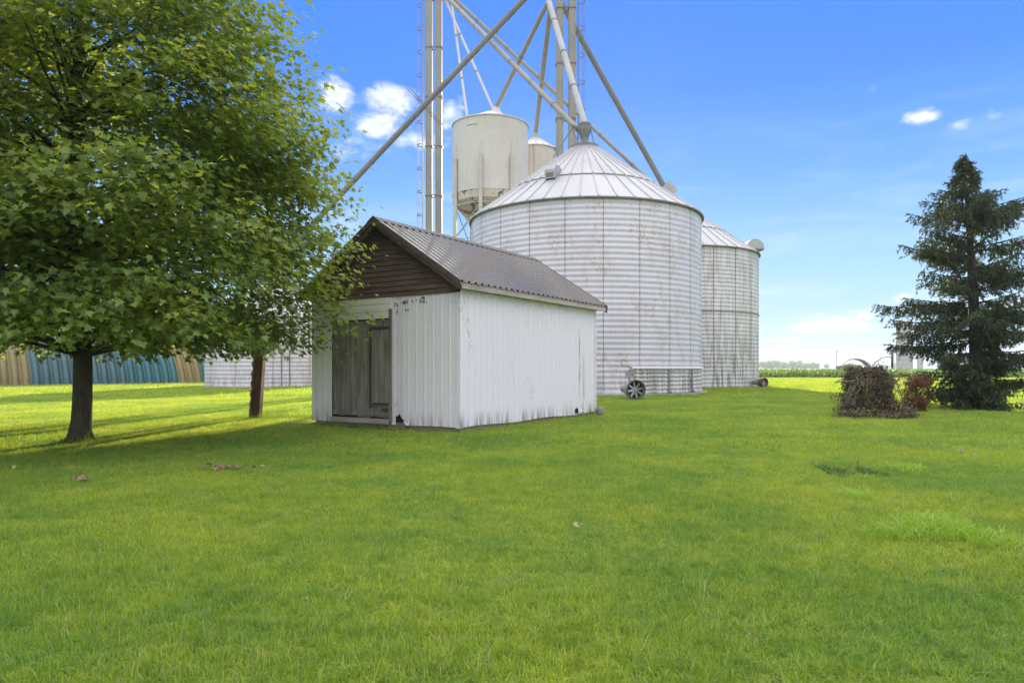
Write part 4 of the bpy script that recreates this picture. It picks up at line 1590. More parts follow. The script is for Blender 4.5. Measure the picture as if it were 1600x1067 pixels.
# ------------------------------------------------------------------ arched barn at the left
def build_arch_barn():
    Bp = Vector((-25.3, 57.7, 0))
    ax = Vector((.72, .69, 0)).normalized()
    back = Vector((-ax.y, ax.x, 0))
    Rr, T0 = 5.4, R_(16)
    root = thing('arch_barn', Bp - ax * 10 + back * Rr, 'low arched steel barn of blue and tan ribbed panels behind the maple', 'barn')
    pitch = .62
    n = 42
    na = 20
    mbs = {k: MB() for k in ('blue_panel', 'teal_panel', 'tan_panel')}
    for i in range(-3, n):
        u0 = -i * pitch
        mid = Bp + ax * (u0 - pitch / 2)
        px = 800 + F * mid.x / mid.y
        k = 'blue_panel'
        if px < 5: k = 'teal_panel'
        elif px < 49: k = 'tan_panel'
        elif px < 203: k = 'teal_panel'
        elif px < 281: k = 'blue_panel'
        elif px < 312: k = 'tan_panel'
        prof = [(0, 0), (.05, -.06), (.10, .0), (.22, .16), (.42, .16), (.54, .0), (.62, 0)]
        v = []
        for (a, h) in prof:
            for j in range(na + 1):
                t = math.pi * j / na
                rad = Rr + h - .16
                t = T0 + (math.pi - 2 * T0) * j / na
                p = Bp + ax * (u0 - a) + back * (Rr * math.cos(T0) - rad * math.cos(t)) + Vector((0, 0, rad * math.sin(t) - Rr * math.sin(T0)))
                v.append(p)
        f = []
        for a in range(len(prof) - 1):
            for j in range(na):
                f.append((a * (na + 1) + j, a * (na + 1) + j + 1, (a + 1) * (na + 1) + j + 1, (a + 1) * (na + 1) + j))
        mbs[k].add(v, f)
    P = [mb.build('wall_panel', M[k]) for k, mb in mbs.items() if mb.v]
    mb = MB()
    for u in (3 * pitch - .05, -n * pitch + .05):
        v = [Bp + ax * u + back * (Rr * math.cos(T0) - (Rr - .2) * math.cos(T0 + (math.pi - 2 * T0) * j / 24)) + Vector((0, 0, (Rr - .2) * math.sin(T0 + (math.pi - 2 * T0) * j / 24) - Rr * math.sin(T0) + .1)) for j in range(25)]
        mb.add(v, [tuple(range(25))])
    P.append(mb.build('end_wall', M['tan_panel']))
    mb = MB()
    c = Bp - ax * (n * pitch / 2) + back * .02
    mb.box(c + Vector((0, 0, .04)), ax * (n * pitch / 2), back * .12, Vector((0, 0, .1)))
    P.append(mb.build('footing', M['dark_steel']))
    adopt(root, P)


# ------------------------------------------------------------------ rusty post
def build_post():
    b = at(399, 655, 17.9)
    root = thing('steel_post', (b.x, b.y, 0), 'leaning rusty brown steel post standing between the maple trunk and the shed', 'post')
    top = Vector((b.x + .16, b.y, 2.2))
    bot = Vector((b.x, b.y, -.1))
    mb = MB()
    d = (top - bot)
    x = Vector((1, 0, -.07)).normalized()
    y = Vector((0, 1, 0))
    c = (top + bot) / 2
    mb.box(c - x * .105, x * .012, y * .11, d / 2)
    mb.box(c + x * .105, x * .012, y * .11, d / 2)
    mb.box(c - y * .04, x * .093, y * .012, d / 2)
    P = [mb.build('beam', M['rust'])]
    mb = MB()
    pts = []
    for k in range(30):
        t = k / 29
        q = bot + d * t
        pts.append(q - x * (.125 + .012 * math.sin(k * 2.1)) - y * (.10 + .02 * math.cos(k * 1.3)))
    mb.tube(pts, .014, 6)
    mb.tube([p + Vector((.02 * math.sin(i * 1.9), -.015, 0)) for i, p in enumerate(pts)], .010, 6)
    P.append(mb.build('old_wire', M['dark_steel'], smooth=True))
    adopt(root, P)


# ------------------------------------------------------------------ maple
LEAF = np.array([(0, 0), (.10, .05), (.44, .04), (.25, .28), (.58, .58), (.22, .54), (.18, .72), (0, 1.0), (-.18, .72), (-.22, .54), (-.58, .58), (-.25, .28), (-.44, .04), (-.10, .05)])


ROUND = np.array([(0, 0), (.3, .1), (.5, .4), (.45, .75), (.2, .98), (0, .88), (-.2, .98), (-.45, .75), (-.5, .4), (-.3, .1)])


def leaf_cloud(name, C, X, Y, Nn, size, tint, material, parent=None, shape=LEAF, fold=.18):
    """leaves at C with width axis X, length axis Y, normal Nn"""
    n = len(C)
    k = len(shape)
    sx = shape[:, 0][None, :, None]
    sy = shape[:, 1][None, :, None]
    V = C[:, None, :] + (X[:, None, :] * sx + Y[:, None, :] * sy + Nn[:, None, :] * (np.abs(sx) * fold - sy * sy * fold)) * size[:, None, None]
    cen = C + (Y * .36 + Nn * (-.02)) * size[:, None]
    V = np.concatenate([V, cen[:, None, :]], 1).reshape(-1, 3)
    base = np.arange(n)[:, None] * (k + 1)
    tris = []
    for j in range(k):
        tris.append(base + np.array([[j, (j + 1) % k, k]]))
    T = np.concatenate(tris)
    return np_mesh(name, V, [T], [material], parent, attrs={'tint': np.repeat(tint, k + 1)})


def unit(a):
    return a / np.maximum(np.linalg.norm(a, axis=1, keepdims=True), 1e-9)


def crown_r(z, k=.92):
    zs = [1.3, 1.6, 2.2, 3.2, 5.6, 7.8, 9.5, 10.8, 11.3]
    rs = [3.9, 4.6, 5.0, 5.05, 4.8, 3.95, 2.6, 1.0, 0.0]
    return np.interp(z, zs, rs) * k


def build_maple():
    b = at(125, 690, 12.4)
    root = thing('maple_tree', (b.x, b.y, 0), 'big leafy green maple with a smooth dark trunk, its boughs brushing the shed', 'tree')
    r = np.random.default_rng(5)
    mb = MB()
    trunk = [(0, -.1, .215), (0, .05, .19), (.015, .25, .168), (.03, .7, .158), (.035, 1.3, .15), (.01, 2.2, .15), (-.06, 3.2, .14), (-.1, 4.6, .115), (-.05, 6.4, .085), (.02, 8.4, .05), (.05, 10.2, .02)]
    tp = [Vector((b.x + x, b.y + .03 * math.sin(z), z)) for (x, z, q) in trunk]
    mb.tube(tp, [q for (_, _, q) in trunk], 14)
    for k in range(7):
        a = k * .9 + .4
        e = Vector((math.cos(a), math.sin(a), 0))
        c = Vector((b.x, b.y, 0))
        mb.tube([c + e * .09 + Vector((0, 0, .42)), c + e * .145 + Vector((0, 0, .14)), c + e * .20 + Vector((0, 0, .02)), c + e * .27 + Vector((0, 0, -.05))], [.045, .055, .045, .02], 8)
    # cluster centres
    nb = 215
    zb = r.uniform(1.9, 10.9, nb * 6)
    ab = r.uniform(0, 2 * np.pi, nb * 6)
    qb = r.uniform(.12, 1, nb * 6) ** .5
    kb = r.uniform(0, 1, nb * 6) < crown_r(zb) ** 2 / 4.75 ** 2 * (.3 + .7 * qb)
    zb, ab, qb = zb[kb][:nb], ab[kb][:nb], qb[kb][:nb] * .93
    rb = crown_r(zb) * qb
    B = np.stack([b.x + rb * np.cos(ab), b.y + rb * np.sin(ab), zb], 1)
    nbb = len(B)
    bi = r.integers(0, nbb, 2300)
    g = r.normal(0, 1, (2300, 3)) * np.array([.48, .48, .19])
    Cx = B[bi] + g
    Cx[:, 2] -= .22 * (g[:, 0] ** 2 + g[:, 1] ** 2)
    bough_tint = r.normal(0, .20, nbb)[bi]
    rr0 = np.hypot(Cx[:, 0] - b.x, Cx[:, 1] - b.y)
    ok = (rr0 < crown_r(np.clip(Cx[:, 2], 1.6, 11.2)) * .93) & (Cx[:, 2] > 1.6)
    Cx, bough_tint = Cx[ok], bough_tint[ok]
    # inner leaves along the limbs
    m = 420
    zi, ai = r.uniform(1.75, 8.5, m), r.uniform(0, 2 * np.pi, m)
    ri = crown_r(zi) * r.uniform(.10, .75, m)
    inner = np.stack([b.x + ri * np.cos(ai), b.y + ri * np.sin(ai), zi], 1)
    lowr = np.stack([b.x + r.uniform(-1, 1, 150) * 3.6, b.y + r.uniform(-1, .6, 150) * 3.4, r.uniform(1.7, 3.4, 150)], 1)
    lowr = lowr[np.hypot(lowr[:, 0] - b.x, lowr[:, 1] - b.y) < 4.3]
    Cx = np.concatenate([Cx, inner, lowr])
    bough_tint = np.concatenate([bough_tint, r.normal(-.08, .1, len(inner) + len(lowr))])
    nC = len(Cx)
    # limbs to a subset of the clusters
    zc = [p.z for p in tp]
    for i in range(0, nC, 14):
        e = Vector(Cx[i])
        hz = max(1.5, min(e.z - .35 * (e - Vector((b.x, b.y, e.z))).length * .6, 9.8))
        j = np.interp(hz, zc, range(len(tp)))
        j0 = int(j)
        s = tp[j0].lerp(tp[min(j0 + 1, len(tp) - 1)], j - j0)
        m = s.lerp(e, .5) + Vector((0, 0, .25 + r.normal(0, .12)))
        L = (e - s).length
        mb.tube([s, s.lerp(m, .5) + Vector((0, 0, .05)), m, m.lerp(e, .6) + Vector((0, 0, .06)), e], [.014 + .006 * L, .012 + .004 * L, .009 + .0022 * L, .007, .003], 6)
    tr = mb.build('trunk', M['bark'], smooth=True)
    per = r.integers(34, 64, nC)
    ci = np.repeat(np.arange(nC), per)
    n = len(ci)
    out = Cx - np.array([b.x, b.y, 5.0])
    out[:, 2] *= .35
    out = unit(out)
    # flattened drooping sprays
    g = r.normal(0, 1, (n, 3))
    sz = r.uniform(.75, 1.25, nC)[ci][:, None]
    off = g * np.array([.30, .30, .13]) * sz
    along = r.uniform(-.35, .45, n)[:, None]
    P = Cx[ci] + off + out[ci] * along
    hor = np.linalg.norm(off[:, :2] + out[ci][:, :2] * along, axis=1)
    P[:, 2] -= .22 * hor ** 1.6
    low = P[:, 2] < 1.4
    P[low, 2] = 1.5 + r.uniform(0, .35, low.sum())
    floor = 1.44 + .34 * (.5 + .5 * np.sin(P[:, 0] * 2.3 + 1.1 * np.sin(P[:, 1] * 1.7))) + .12 * np.sin(P[:, 0] * 7 + P[:, 1] * 5)
    live = P[:, 2] > floor - .05
    up = unit(np.array([[0, 0, 1.0]]) + out[ci] * .32 + r.normal(0, .38, (n, 3)))
    dirn = out[ci] * .8 + r.normal(0, .6, (n, 3)) + np.array([[0, 0, -.55]])
    Y = unit(dirn - up * np.sum(dirn * up, 1, keepdims=True))
    X = np.cross(Y, up)
    size = r.uniform(.078, .138, n)
    ct = r.normal(0, .10, nC) + bough_tint
    tint = np.clip(.45 + ct[ci] + r.normal(0, .17, n), 0, 1)
    P, X, Y, up, size, tint = P[live], X[live], Y[live], up[live], size[live], tint[live]
    cr = leaf_cloud('crown', P, X, Y, up, size, tint, M['maple'])
    adopt(root, [tr, cr])


# ------------------------------------------------------------------ spruce
def needle_mesh(name, TW, r, per_m, length, w, material, brown_share, top=.86, floor=.02):
    """needles along twigs; TW holds (start, direction, length)"""
    Q = np.array([t[0] for t in TW]); D = unit(np.array([t[1] for t in TW])); TL = np.array([t[2] for t in TW])
    cnt = np.maximum(6, (TL * per_m).astype(int))
    ci = np.repeat(np.arange(len(TW)), cnt)
    n = len(ci)
    t = r.random(n)
    droop = np.zeros((n, 3)); droop[:, 2] = -.35 * (t ** 2) * TL[ci]
    base = Q[ci] + D[ci] * (TL[ci] * t)[:, None] + droop
    rnd = unit(r.normal(0, 1, (n, 3)))
    perp = unit(rnd - D[ci] * np.sum(rnd * D[ci], 1, keepdims=True))
    dirn = unit(D[ci] * .75 + perp * .75)
    X = unit(np.cross(dirn, r.normal(0, 1, (n, 3))))
    ln = r.uniform(length[0], length[1], n)[:, None]
    V = np.stack([base - X * w, base + X * w, base + dirn * ln + X * w * .5, base + dirn * ln - X * w * .5], 1).reshape(-1, 3)
    V[:, 2] = np.maximum(V[:, 2], floor)
    i4 = np.arange(n)[:, None] * 4 + np.array([[0, 1, 2, 3]])
    bt = r.random(len(TW))
    tint = np.clip(.40 * bt[ci] + r.uniform(0, .45, n), 0, top)
    brown = (r.random(len(TW)) < brown_share)[ci] & (r.random(n) < .7)
    tint = np.where(brown, r.uniform(.92, 1, n), tint)
    return np_mesh(name, V, [i4], [material], attrs={'tint': np.repeat(tint, 4)})


def build_spruce():
    b = at(1527, 640, 22.0)
    root = thing('spruce_tree', (b.x, b.y, 0), 'tall dark spruce with sparse drooping boughs standing beyond the brush pile', 'tree')
    r = np.random.default_rng(21)
    Htop = 7.95
    mb = MB()
    def tx(z): return b.x - .42 * (max(z, 0.0) / Htop) ** 1.5
    tp = [Vector((tx(z), b.y, z)) for z in (-.1, .15, 1, 2.5, 4.2, 5.8, 7.0, Htop)]
    mb.tube(tp, [.26, .22, .19, .165, .125, .08, .045, .012], 12)
    zs = [.3, .6, 1.6, 2.7, 3.6, 4.5, 5.9, 6.5, 6.9, 7.4, 7.85]
    Ls = [1.5, 1.75, 1.9, 2.5, 1.95, 2.1, 1.8, 1.0, .46, .24, .10]
    S, E, TW = [], [], []
    z = .35
    k = 0
    branches = []
    while z < 7.85:
        L = np.interp(z, zs, Ls)
        nb = 6 if z < 1.9 else int(r.integers(4, 7))
        for _ in range(nb):
            branches.append((z + r.uniform(-.08, .08), r.uniform(0, 2 * np.pi), L * r.uniform(.42, 1.1)))
        z += r.uniform(.26, .40) if z < 6.0 else .15
    for zz in np.linspace(.4, 6.4, 34):
        branches.append((zz, r.uniform(0, 6.28), r.uniform(.35, .95) * (1 - .07 * zz)))
    for k in range(14):
        branches.append((r.uniform(.25, 1.5), r.uniform(0, 6.28), r.uniform(1.2, 1.85)))
    # boughs the photograph shows reaching out
    branches += [(3.2, math.pi * .98, 2.85), (2.75, math.pi * 1.03, 2.75), (2.1, math.pi * .95, 2.5), (6.0, .05, 2.1), (6.15, -.1, 1.9), (4.9, .1, 2.5), (4.3, -.1, 2.6), (3.0, .0, 2.6), (5.7, math.pi * .95, 1.75), (4.6, math.pi, 2.15)]
    for (z0, a, L) in branches:
        e = np.array([math.cos(a), math.sin(a), 0])
        f = z0 / Htop
        rise = (-.30 + .75 * f) + r.normal(0, .08)
        curl = .22 - .25 * f
        pts = []
        m = 9
        side = np.array([-e[1], e[0], 0])
        wob = r.normal(0, .05)
        for i in range(m):
            t = i / (m - 1)
            pts.append(np.array([tx(z0), b.y, z0]) + e * L * t + side * wob * L * t * t + np.array([0, 0, L * (rise * t + curl * t * t)]))
        if pts[-1][2] < .12:
            for i in range(m): pts[i][2] = max(pts[i][2], .10 + .02 * i)
        mb.tube([Vector(p) for p in pts], [.008 + .009 * L * (1 - i / (m - 1)) for i in range(m)], 5, caps=False)
        pts = np.array(pts)
        nt = max(3, int(L / .13))
        for i in range(nt):
            t = .10 + .90 * (i + r.random()) / nt
            if t < .24 and r.random() < .5: continue
            q = np.array([np.interp(t, np.linspace(0, 1, m), pts[:, d]) for d in range(3)])
            for sg in (-1, 1):
                if r.random() < .15: continue
                sl = (.14 + .24 * L * max(0.0, 1 - t) ** .7) * r.uniform(.6, 1.25)
                d = e * r.uniform(.5, .9) + side * sg * r.uniform(.6, 1.0) + np.array([0, 0, r.uniform(-.45, .05)])
                d /= np.linalg.norm(d)
                sd2 = np.cross(d, [0, 0, 1]); sd2 /= np.linalg.norm(sd2)
                k2 = max(2, int(sl / .065))
                for u in range(k2):
                    f = (u + r.random()) / k2
                    qq = q + d * sl * f + np.array([0, 0, -.32 * sl * f * f])
                    d2 = d * r.uniform(.3, .9) + sd2 * r.normal(0, .6) + np.array([0, 0, -.35 - .8 * r.random()])
                    TW.append((qq, d2 / np.linalg.norm(d2), r.uniform(.07, .19)))
            d = e * .3 + side * r.normal(0, .35) + np.array([0, 0, -1])
            TW.append((q, d / np.linalg.norm(d), r.uniform(.08, .26)))
            TW.append((q, e * .9 + side * r.normal(0, .3) + np.array([0, 0, .25]), r.uniform(.06, .14)))
        TW.append((pts[-1], e, .14))
    for zt in np.linspace(6.9, 7.9, 13):
        for _ in range(2):
            a = r.uniform(0, 6.28)
            TW.append((np.array([tx(zt), b.y, zt]), np.array([math.cos(a) * .8, math.sin(a) * .8, .5]), .10 + .16 * (7.95 - zt)))
    tr = mb.build('trunk', M['spruce_bark'], smooth=True)
    cr = needle_mesh('crown', TW, r, 92, (.045, .085), .0125, M['spruce'], .09)
    adopt(root, [tr, cr])


# ------------------------------------------------------------------ brush pile and dead shrub
RAG = np.array([(0, 0), (.22, .2), (.14, .45), (.26, .62), (.06, .8), (0, 1.0), (-.12, .74), (-.24, .5), (-.12, .3)])


def rag_cloud(name, P, size, tint, material, r, up=.4, down=0.0):
    n = len(P)
    N = unit(r.normal(0, 1, (n, 3)) + np.array([[0, -up, up]]))
    d = r.normal(0, 1, (n, 3)) + np.array([[0, 0, -down]])
    Y = unit(d - N * np.sum(d * N, 1, keepdims=True))
    X = np.cross(Y, N)
    return leaf_cloud(name, P, X, Y, N, size, tint, material, shape=RAG, fold=.5)


def build_brush():
    b = at(1374, 655, 18.0)
    b.y += .55
    root = thing('brush_pile', (b.x, b.y, 0), 'head-high square heap of dead brown brush on the lawn before the spruce', 'brush pile')
    r = np.random.default_rng(33)
    # dark heart: a lumpy dark block of packed debris
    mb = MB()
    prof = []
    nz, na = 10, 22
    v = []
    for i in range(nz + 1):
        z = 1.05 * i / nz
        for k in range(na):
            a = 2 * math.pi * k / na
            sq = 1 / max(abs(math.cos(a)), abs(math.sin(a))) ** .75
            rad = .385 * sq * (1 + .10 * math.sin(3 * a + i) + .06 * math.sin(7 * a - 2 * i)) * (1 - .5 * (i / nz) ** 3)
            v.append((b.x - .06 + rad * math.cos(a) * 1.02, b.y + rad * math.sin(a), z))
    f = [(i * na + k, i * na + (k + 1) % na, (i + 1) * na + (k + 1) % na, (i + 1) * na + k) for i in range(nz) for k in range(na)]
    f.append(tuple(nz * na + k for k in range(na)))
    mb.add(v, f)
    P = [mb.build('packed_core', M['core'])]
    # sticks
    mb = MB()
    for _ in range(260):
        a = r.uniform(0, 2 * np.pi)
        z = r.uniform(.02, 1.2)
        sq = 1 / max(abs(math.cos(a)), abs(math.sin(a))) ** .75
        c = Vector((b.x - .04 + .42 * sq * math.cos(a) * 1.02, b.y + .42 * sq * math.sin(a), z))
        d = Vector((r.normal(), r.normal(), r.normal() * .8)).normalized() * r.uniform(.12, .42)
        q = c + d
        q.z = max(q.z, .02); m = (c - d * .8); m.z = max(m.z, .02)
        mb.tube([m, c + Vector(r.normal(0, .02, 3)), q], [.011, .008, .003], 5, caps=False)
    def stick(px, rad, dd=17.9):
        mb.tube([at(x, y, dd) for (x, y) in px], rad, 6)
    stick([(1336, 594), (1318, 596), (1304, 598)], .014)
    stick([(1394, 575), (1394.5, 549)], .028)
    stick([(1396, 590), (1402, 600), (1406, 612), (1411, 626)], .013, 17.7)
    stick([(1420, 594), (1405, 604), (1392, 624)], .009, 17.7)
    stick([(1360, 578), (1368, 566), (1378, 559), (1390, 557), (1396, 562)], .011)
    stick([(1318, 612), (1330, 606), (1340, 600)], .005)
    for k in range(9):
        x = 1318 + r.uniform(0, 16)
        stick([(x + 10, 600 + r.uniform(0, 8)), (x + 3, 612 + r.uniform(0, 8)), (x + r.uniform(-4, 4), 628 + r.uniform(0, 14))], .0035)
    P.append(mb.build('branch', M['twig'], smooth=True))
    # drooping dead boughs, tips hanging outwards
    TW = []
    for k in range(300):
        a = r.uniform(0, 2 * np.pi)
        top_ = r.random() < .35
        z = r.uniform(.95, 1.3) if top_ else r.uniform(.12, 1.15)
        q0 = .34 * math.sqrt(r.random()) if top_ else (.30 + .16 * math.sin(3 * a + 5 * z) * math.sin(2 * a - 3 * z)) / max(abs(math.cos(a)), abs(math.sin(a))) ** .4 * math.sqrt(max(.15, 1 - (z / 1.35) ** 3))
        st = np.array([b.x - .04 + q0 * math.cos(a), b.y + q0 * math.sin(a), z])
        a2 = a + r.normal(0, .5)
        L = r.uniform(.14, .55)
        m = 7
        prev = st
        for i in range(1, m):
            t = i / (m - 1)
            p = st + np.array([math.cos(a2) * L * .62 * t, math.sin(a2) * L * .62 * t, L * (.42 * t - 1.05 * t * t)])
            p[2] = max(p[2], .03)
            d = p - prev
            ll = np.linalg.norm(d) + 1e-6
            TW.append((prev, d / ll, ll * 1.1))
            for sg in (-1, 1):
                sd3 = np.array([-math.sin(a2) * sg, math.cos(a2) * sg, r.uniform(-.8, .1)]) + d / ll * .7
                TW.append((p, sd3 / np.linalg.norm(sd3), r.uniform(.05, .13)))
            prev = p
    P.append(needle_mesh('dead_bough', TW, r, 230, (.03, .07), .0065, M['dead_leaf'], .30))
    # dead leaves over it in drooping clumps
    nC = 130
    a = r.uniform(0, 2 * np.pi, nC)
    z = r.uniform(.0, 1.22, nC)
    sq = 1 / np.maximum(np.abs(np.cos(a)), np.abs(np.sin(a))) ** .45
    rr = (.50 - .16 * (z > .95) + .10 * np.sin(4 * a + 3 * z) + .06 * np.sin(9 * a - 5 * z)) * sq * r.uniform(.78, 1.22, nC)
    rr = rr * np.sqrt(np.clip(1 - (z / 1.5) ** 3, .2, 1))
    top = r.random(nC) < .28
    rr = np.where(top, rr * np.sqrt(r.random(nC)), rr)
    z = np.where(top, r.uniform(1.02, 1.30, nC), z)
    C = np.stack([b.x - .04 + rr * np.cos(a) * 1.04, b.y + rr * np.sin(a), z], 1)
    C = np.concatenate([C, np.stack([b.x + r.uniform(-.95, .85, 70), b.y - .62 - r.uniform(-.15, .25, 70), r.uniform(.0, .14, 70)], 1),
                        np.stack([b.x + r.uniform(.35, .72, 22), b.y - .4 + r.uniform(-.2, .3, 22), r.uniform(.02, .35, 22)], 1)])
    C = C[~((C[:, 1] < b.y - .3) & (np.hypot(C[:, 0] - b.x - .10, C[:, 2] - .78) < .24))]
    C = C[~((C[:, 0] < b.x - .4) & (C[:, 2] > .15) & (C[:, 2] < .95) & (r.random(len(C)) < .55))]
    per = r.integers(30, 64, len(C))
    ci = np.repeat(np.arange(len(C)), per)
    n = len(ci)
    Pp = C[ci] + r.normal(0, 1, (n, 3)) * np.array([.10, .10, .075])
    Pp[:, 2] = np.maximum(Pp[:, 2], .015)
    ct = r.uniform(-.32, .28, len(C))
    tint = np.clip(.45 + ct[ci] + r.normal(0, .22, n), 0, .86)
    gr = (r.random(len(C)) < .22)[ci] & (r.random(n) < .8)
    tint = np.where(gr, r.uniform(.9, 1, n), tint)
    P.append(rag_cloud('dead_leaves', Pp, r.uniform(.04, .095, n), tint, M['dead_leaf'], r, .3, .8))
    adopt(root, P)
    # red-brown dead conifer behind its right side
    b2 = at(1431, 637, 20.6)
    root = thing('dead_shrub', (b2.x, b2.y, 0), 'small rust-red dead shrub between the brush pile and the spruce', 'shrub')
    mb = MB()
    mb.tube([(b2.x + .1, b2.y, -.05), (b2.x + .06, b2.y, .5), (b2.x, b2.y, 1.05)], [.03, .022, .008], 6)
    C = []
    for k in range(46):
        a = r.uniform(0, 6.28)
        z = r.uniform(.12, 1.05)
        L = (.16 + .30 * math.sin(min(1, z / .8) * 1.6)) * r.uniform(.5, 1.1)
        s = Vector((b2.x + .05, b2.y, z))
        e = s + Vector((math.cos(a) * L - .05, math.sin(a) * L, r.uniform(-.1, .1)))
        mb.tube([s, e], [.008, .003], 4, caps=False)
        for t in (.4, .7, 1.0): C.append(s.lerp(e, t))
    st = mb.build('stem', M['twig'])
    C = np.array([tuple(c) for c in C])
    ci = np.repeat(np.arange(len(C)), 42)
    n = len(ci)
    Pp = C[ci] + r.normal(0, .055, (n, 3))
    Pp[:, 2] = np.maximum(Pp[:, 2], .02)
    lv = rag_cloud('dead_leaves', Pp, r.uniform(.03, .07, n), r.random(n), M['red_dead'], r, .2, .5)
    adopt(root, [st, lv])


M['core'] = mat('dark_core', (.03, .024, .02), .95, fn=wood((.03, .024, .02), (.05, .04, .03), (.025, .02, .018), (1, 1, .5), 9))


# ------------------------------------------------------------------ far away
def build_far():
    r = np.random.default_rng(8)
    # crop field beyond the lawn
    n = 60000
    d = 88.5 + (r.random(n) ** 1.8) * 110
    row = np.round(d / .76) * .76
    d = np.where(r.random(n) < .8, row + r.normal(0, .1, n), d)
    x = r.uniform(-1, 1, n) * (.80 * d + 6)
    hgt = .92 + .08 * np.sin(x * .35) + .07 * np.sin(d * .6 + x * .1)
    z = hgt * np.sqrt(r.uniform(.02, 1, n))
    P = np.stack([x, d, z], 1)
    N = unit(r.normal(0, .6, (n, 3)) + np.array([[0, -.25, 1]]))
    dd = r.normal(0, 1, (n, 3)) + np.array([[0, 0, -.2]])
    Y = unit(dd - N * np.sum(dd * N, 1, keepdims=True))
    X = np.cross(Y, N)
    o = leaf_cloud('crop_rows', P, X, Y, N, r.uniform(.28, .55, n), np.clip(r.normal(.5, .25, n), 0, 1), M['crop'], shape=RAG, fold=.3)
    tag(o, 'low green crop rows beyond the far edge of the lawn', 'crop', kind='stuff')
    mb = MB()
    xs = np.linspace(-1400, 1400, 121)
    ys = list(np.linspace(93, 200, 16)) + list(np.linspace(240, 1500, 14))
    v = [(xx, yy, .62 + .10 * math.sin(xx * .21 + yy * .3)) for yy in ys for xx in xs]
    m = len(xs)
    mb.add(v, [(i * m + k, i * m + k + 1, (i + 1) * m + k + 1, (i + 1) * m + k) for i in range(len(ys) - 1) for k in range(m - 1)])
    o = mb.build('crop_field', M['field_far'])
    tag(o, 'wide green crop field running to the horizon', 'field', kind='structure')
    # far wood: leafy clumps in one mass
    n = 150
    C, S = [], []
    for k in range(n):
        y = r.uniform(850, 950)
        px = r.uniform(1120, 1275) if r.random() < .55 else r.uniform(-100, 1800)
        xx = (px - 800) / F * y
        h = r.uniform(7, 12) * (1.0 if 1180 < px < 1250 else .7)
        C.append((xx, y, 0)); S.append(h)
    P, sz = [], []
    for (c, h) in zip(C, S):
        m = 170
        g = unit(r.normal(0, 1, (m, 3))) * (r.random((m, 1)) ** .4)
        g = g * np.array([[h * .42, h * .42, h * .45]]) + np.array([[c[0], c[1], h * .55]])
        P.append(g)
    P = np.concatenate(P)
    P[:, 2] = np.maximum(P[:, 2], .2)
    n = len(P)
    o = rag_cloud('far_wood', P, r.uniform(1.4, 2.8, n), np.clip(r.normal(.4, .25, n), 0, 1), M['crop'], r, .3, .2)
    tag(o, 'hazy far-off tree line on the horizon', 'wood', kind='stuff')
    # hoop barn
    D = 200.0
    c = at(1334, 575, D)
    c.z = 0
    root = thing('hoop_barn', c, 'open-ended white hoop barn far off on the horizon', 'barn')
    ax = Vector((.35, .94, 0)).normalized()
    sd_ = Vector((ax.y, -ax.x, 0))
    Rr = 4.2
    P = []
    for nm, m, ra, off in (('roof_cover', M['fabric'], Rr, 0), ('inner_wall', M['brown_wall'], Rr - .08, .02)):
        mb = MB()
        v = []
        for s in (-5 + off, 5 - off):
            for j in range(21):
                a = math.pi * j / 20
                v.append(c + ax * s + sd_ * (ra * math.cos(a)) + Vector((0, 0, ra * math.sin(a) * .92)))
        mb.add(v, [(j, j + 1, 21 + j + 1, 21 + j) for j in range(20)])
        P.append(mb.build(nm, m, smooth=True))
    mb = MB()
    for s in (-5, 5):
        for j in range(20):
            a, a2 = math.pi * j / 20, math.pi * (j + 1) / 20
            mb.bar(c + ax * s + sd_ * (Rr * math.cos(a)) + Vector((0, 0, Rr * math.sin(a) * .92)), c + ax * s + sd_ * (Rr * math.cos(a2)) + Vector((0, 0, Rr * math.sin(a2) * .92)), .25)
    P.append(mb.build('arch_frame', M['brown_wall']))
    adopt(root, P)
    mb = MB()
    q = at(1330, 575, 150)
    mb.abox(q.x - 2.4, q.x + 2.4, 150, 152, 0, 1.75)
    mb.hexa([(q.x - 2.6, 149.8, 1.75), (q.x + 2.6, 149.8, 1.75), (q.x + 2.6, 152.2, 1.75), (q.x - 2.6, 152.2, 1.75), (q.x - 1.6, 150.8, 2.1), (q.x + 1.6, 150.8, 2.1), (q.x + 1.6, 151.2, 2.1), (q.x - 1.6, 151.2, 2.1)])
    o = mb.build('farm_wagon', M['brown_wall'])
    tag(o, 'small brown wagon load in front of the far hoop barn', 'wagon')
    # pole
    D = 220.0
    c = at(1307.5, 575, D)
    root = thing('utility_pole', (c.x, D, 0), 'thin grey utility pole far off beside the hoop barn', 'pole')
    mb = MB()
    mb.tube([(c.x, D, 0), (c.x, D, 6.8)], [.15, .11], 8)
    P = [mb.build('shaft', M['galv'])]
    mb = MB()
    mb.bar((c.x - .9, D, 6.5), (c.x + .9, D, 6.5), .18)
    P.append(mb.build('crossarm', M['galv']))
    adopt(root, P)
    # silos
    for (px, pyt, w, D, lab) in ((1413, 508, 24, 190.0, 'tall grey concrete silo behind the left boughs of the spruce'),
                                 (1437.5, 556, 9, 330.0, 'narrower of the two small far silos seen through the spruce'),
                                 (1471, 553, 12, 330.0, 'wider far silo seen through the spruce near its trunk')):
        c = at(px, 575, D)
        root = thing('farm_silo', (c.x, D, 0), lab, 'silo', 'far silos')
        rr, zt = w / 2 / F * D, CAM_H + (HOR - pyt) / F * D
        mb = MB()
        mb.lathe([(rr, 0), (rr, zt)], 32, (c.x, D))
        k = 1.0
        while k < zt:
            mb.lathe([(rr + .03, k), (rr + .03, k + .1)], 32, (c.x, D), mi=1)
            k += 1.2
        P = [mb.build('wall', [M['stave'], M['seam']], smooth=True, angle=30)]
        mb = MB()
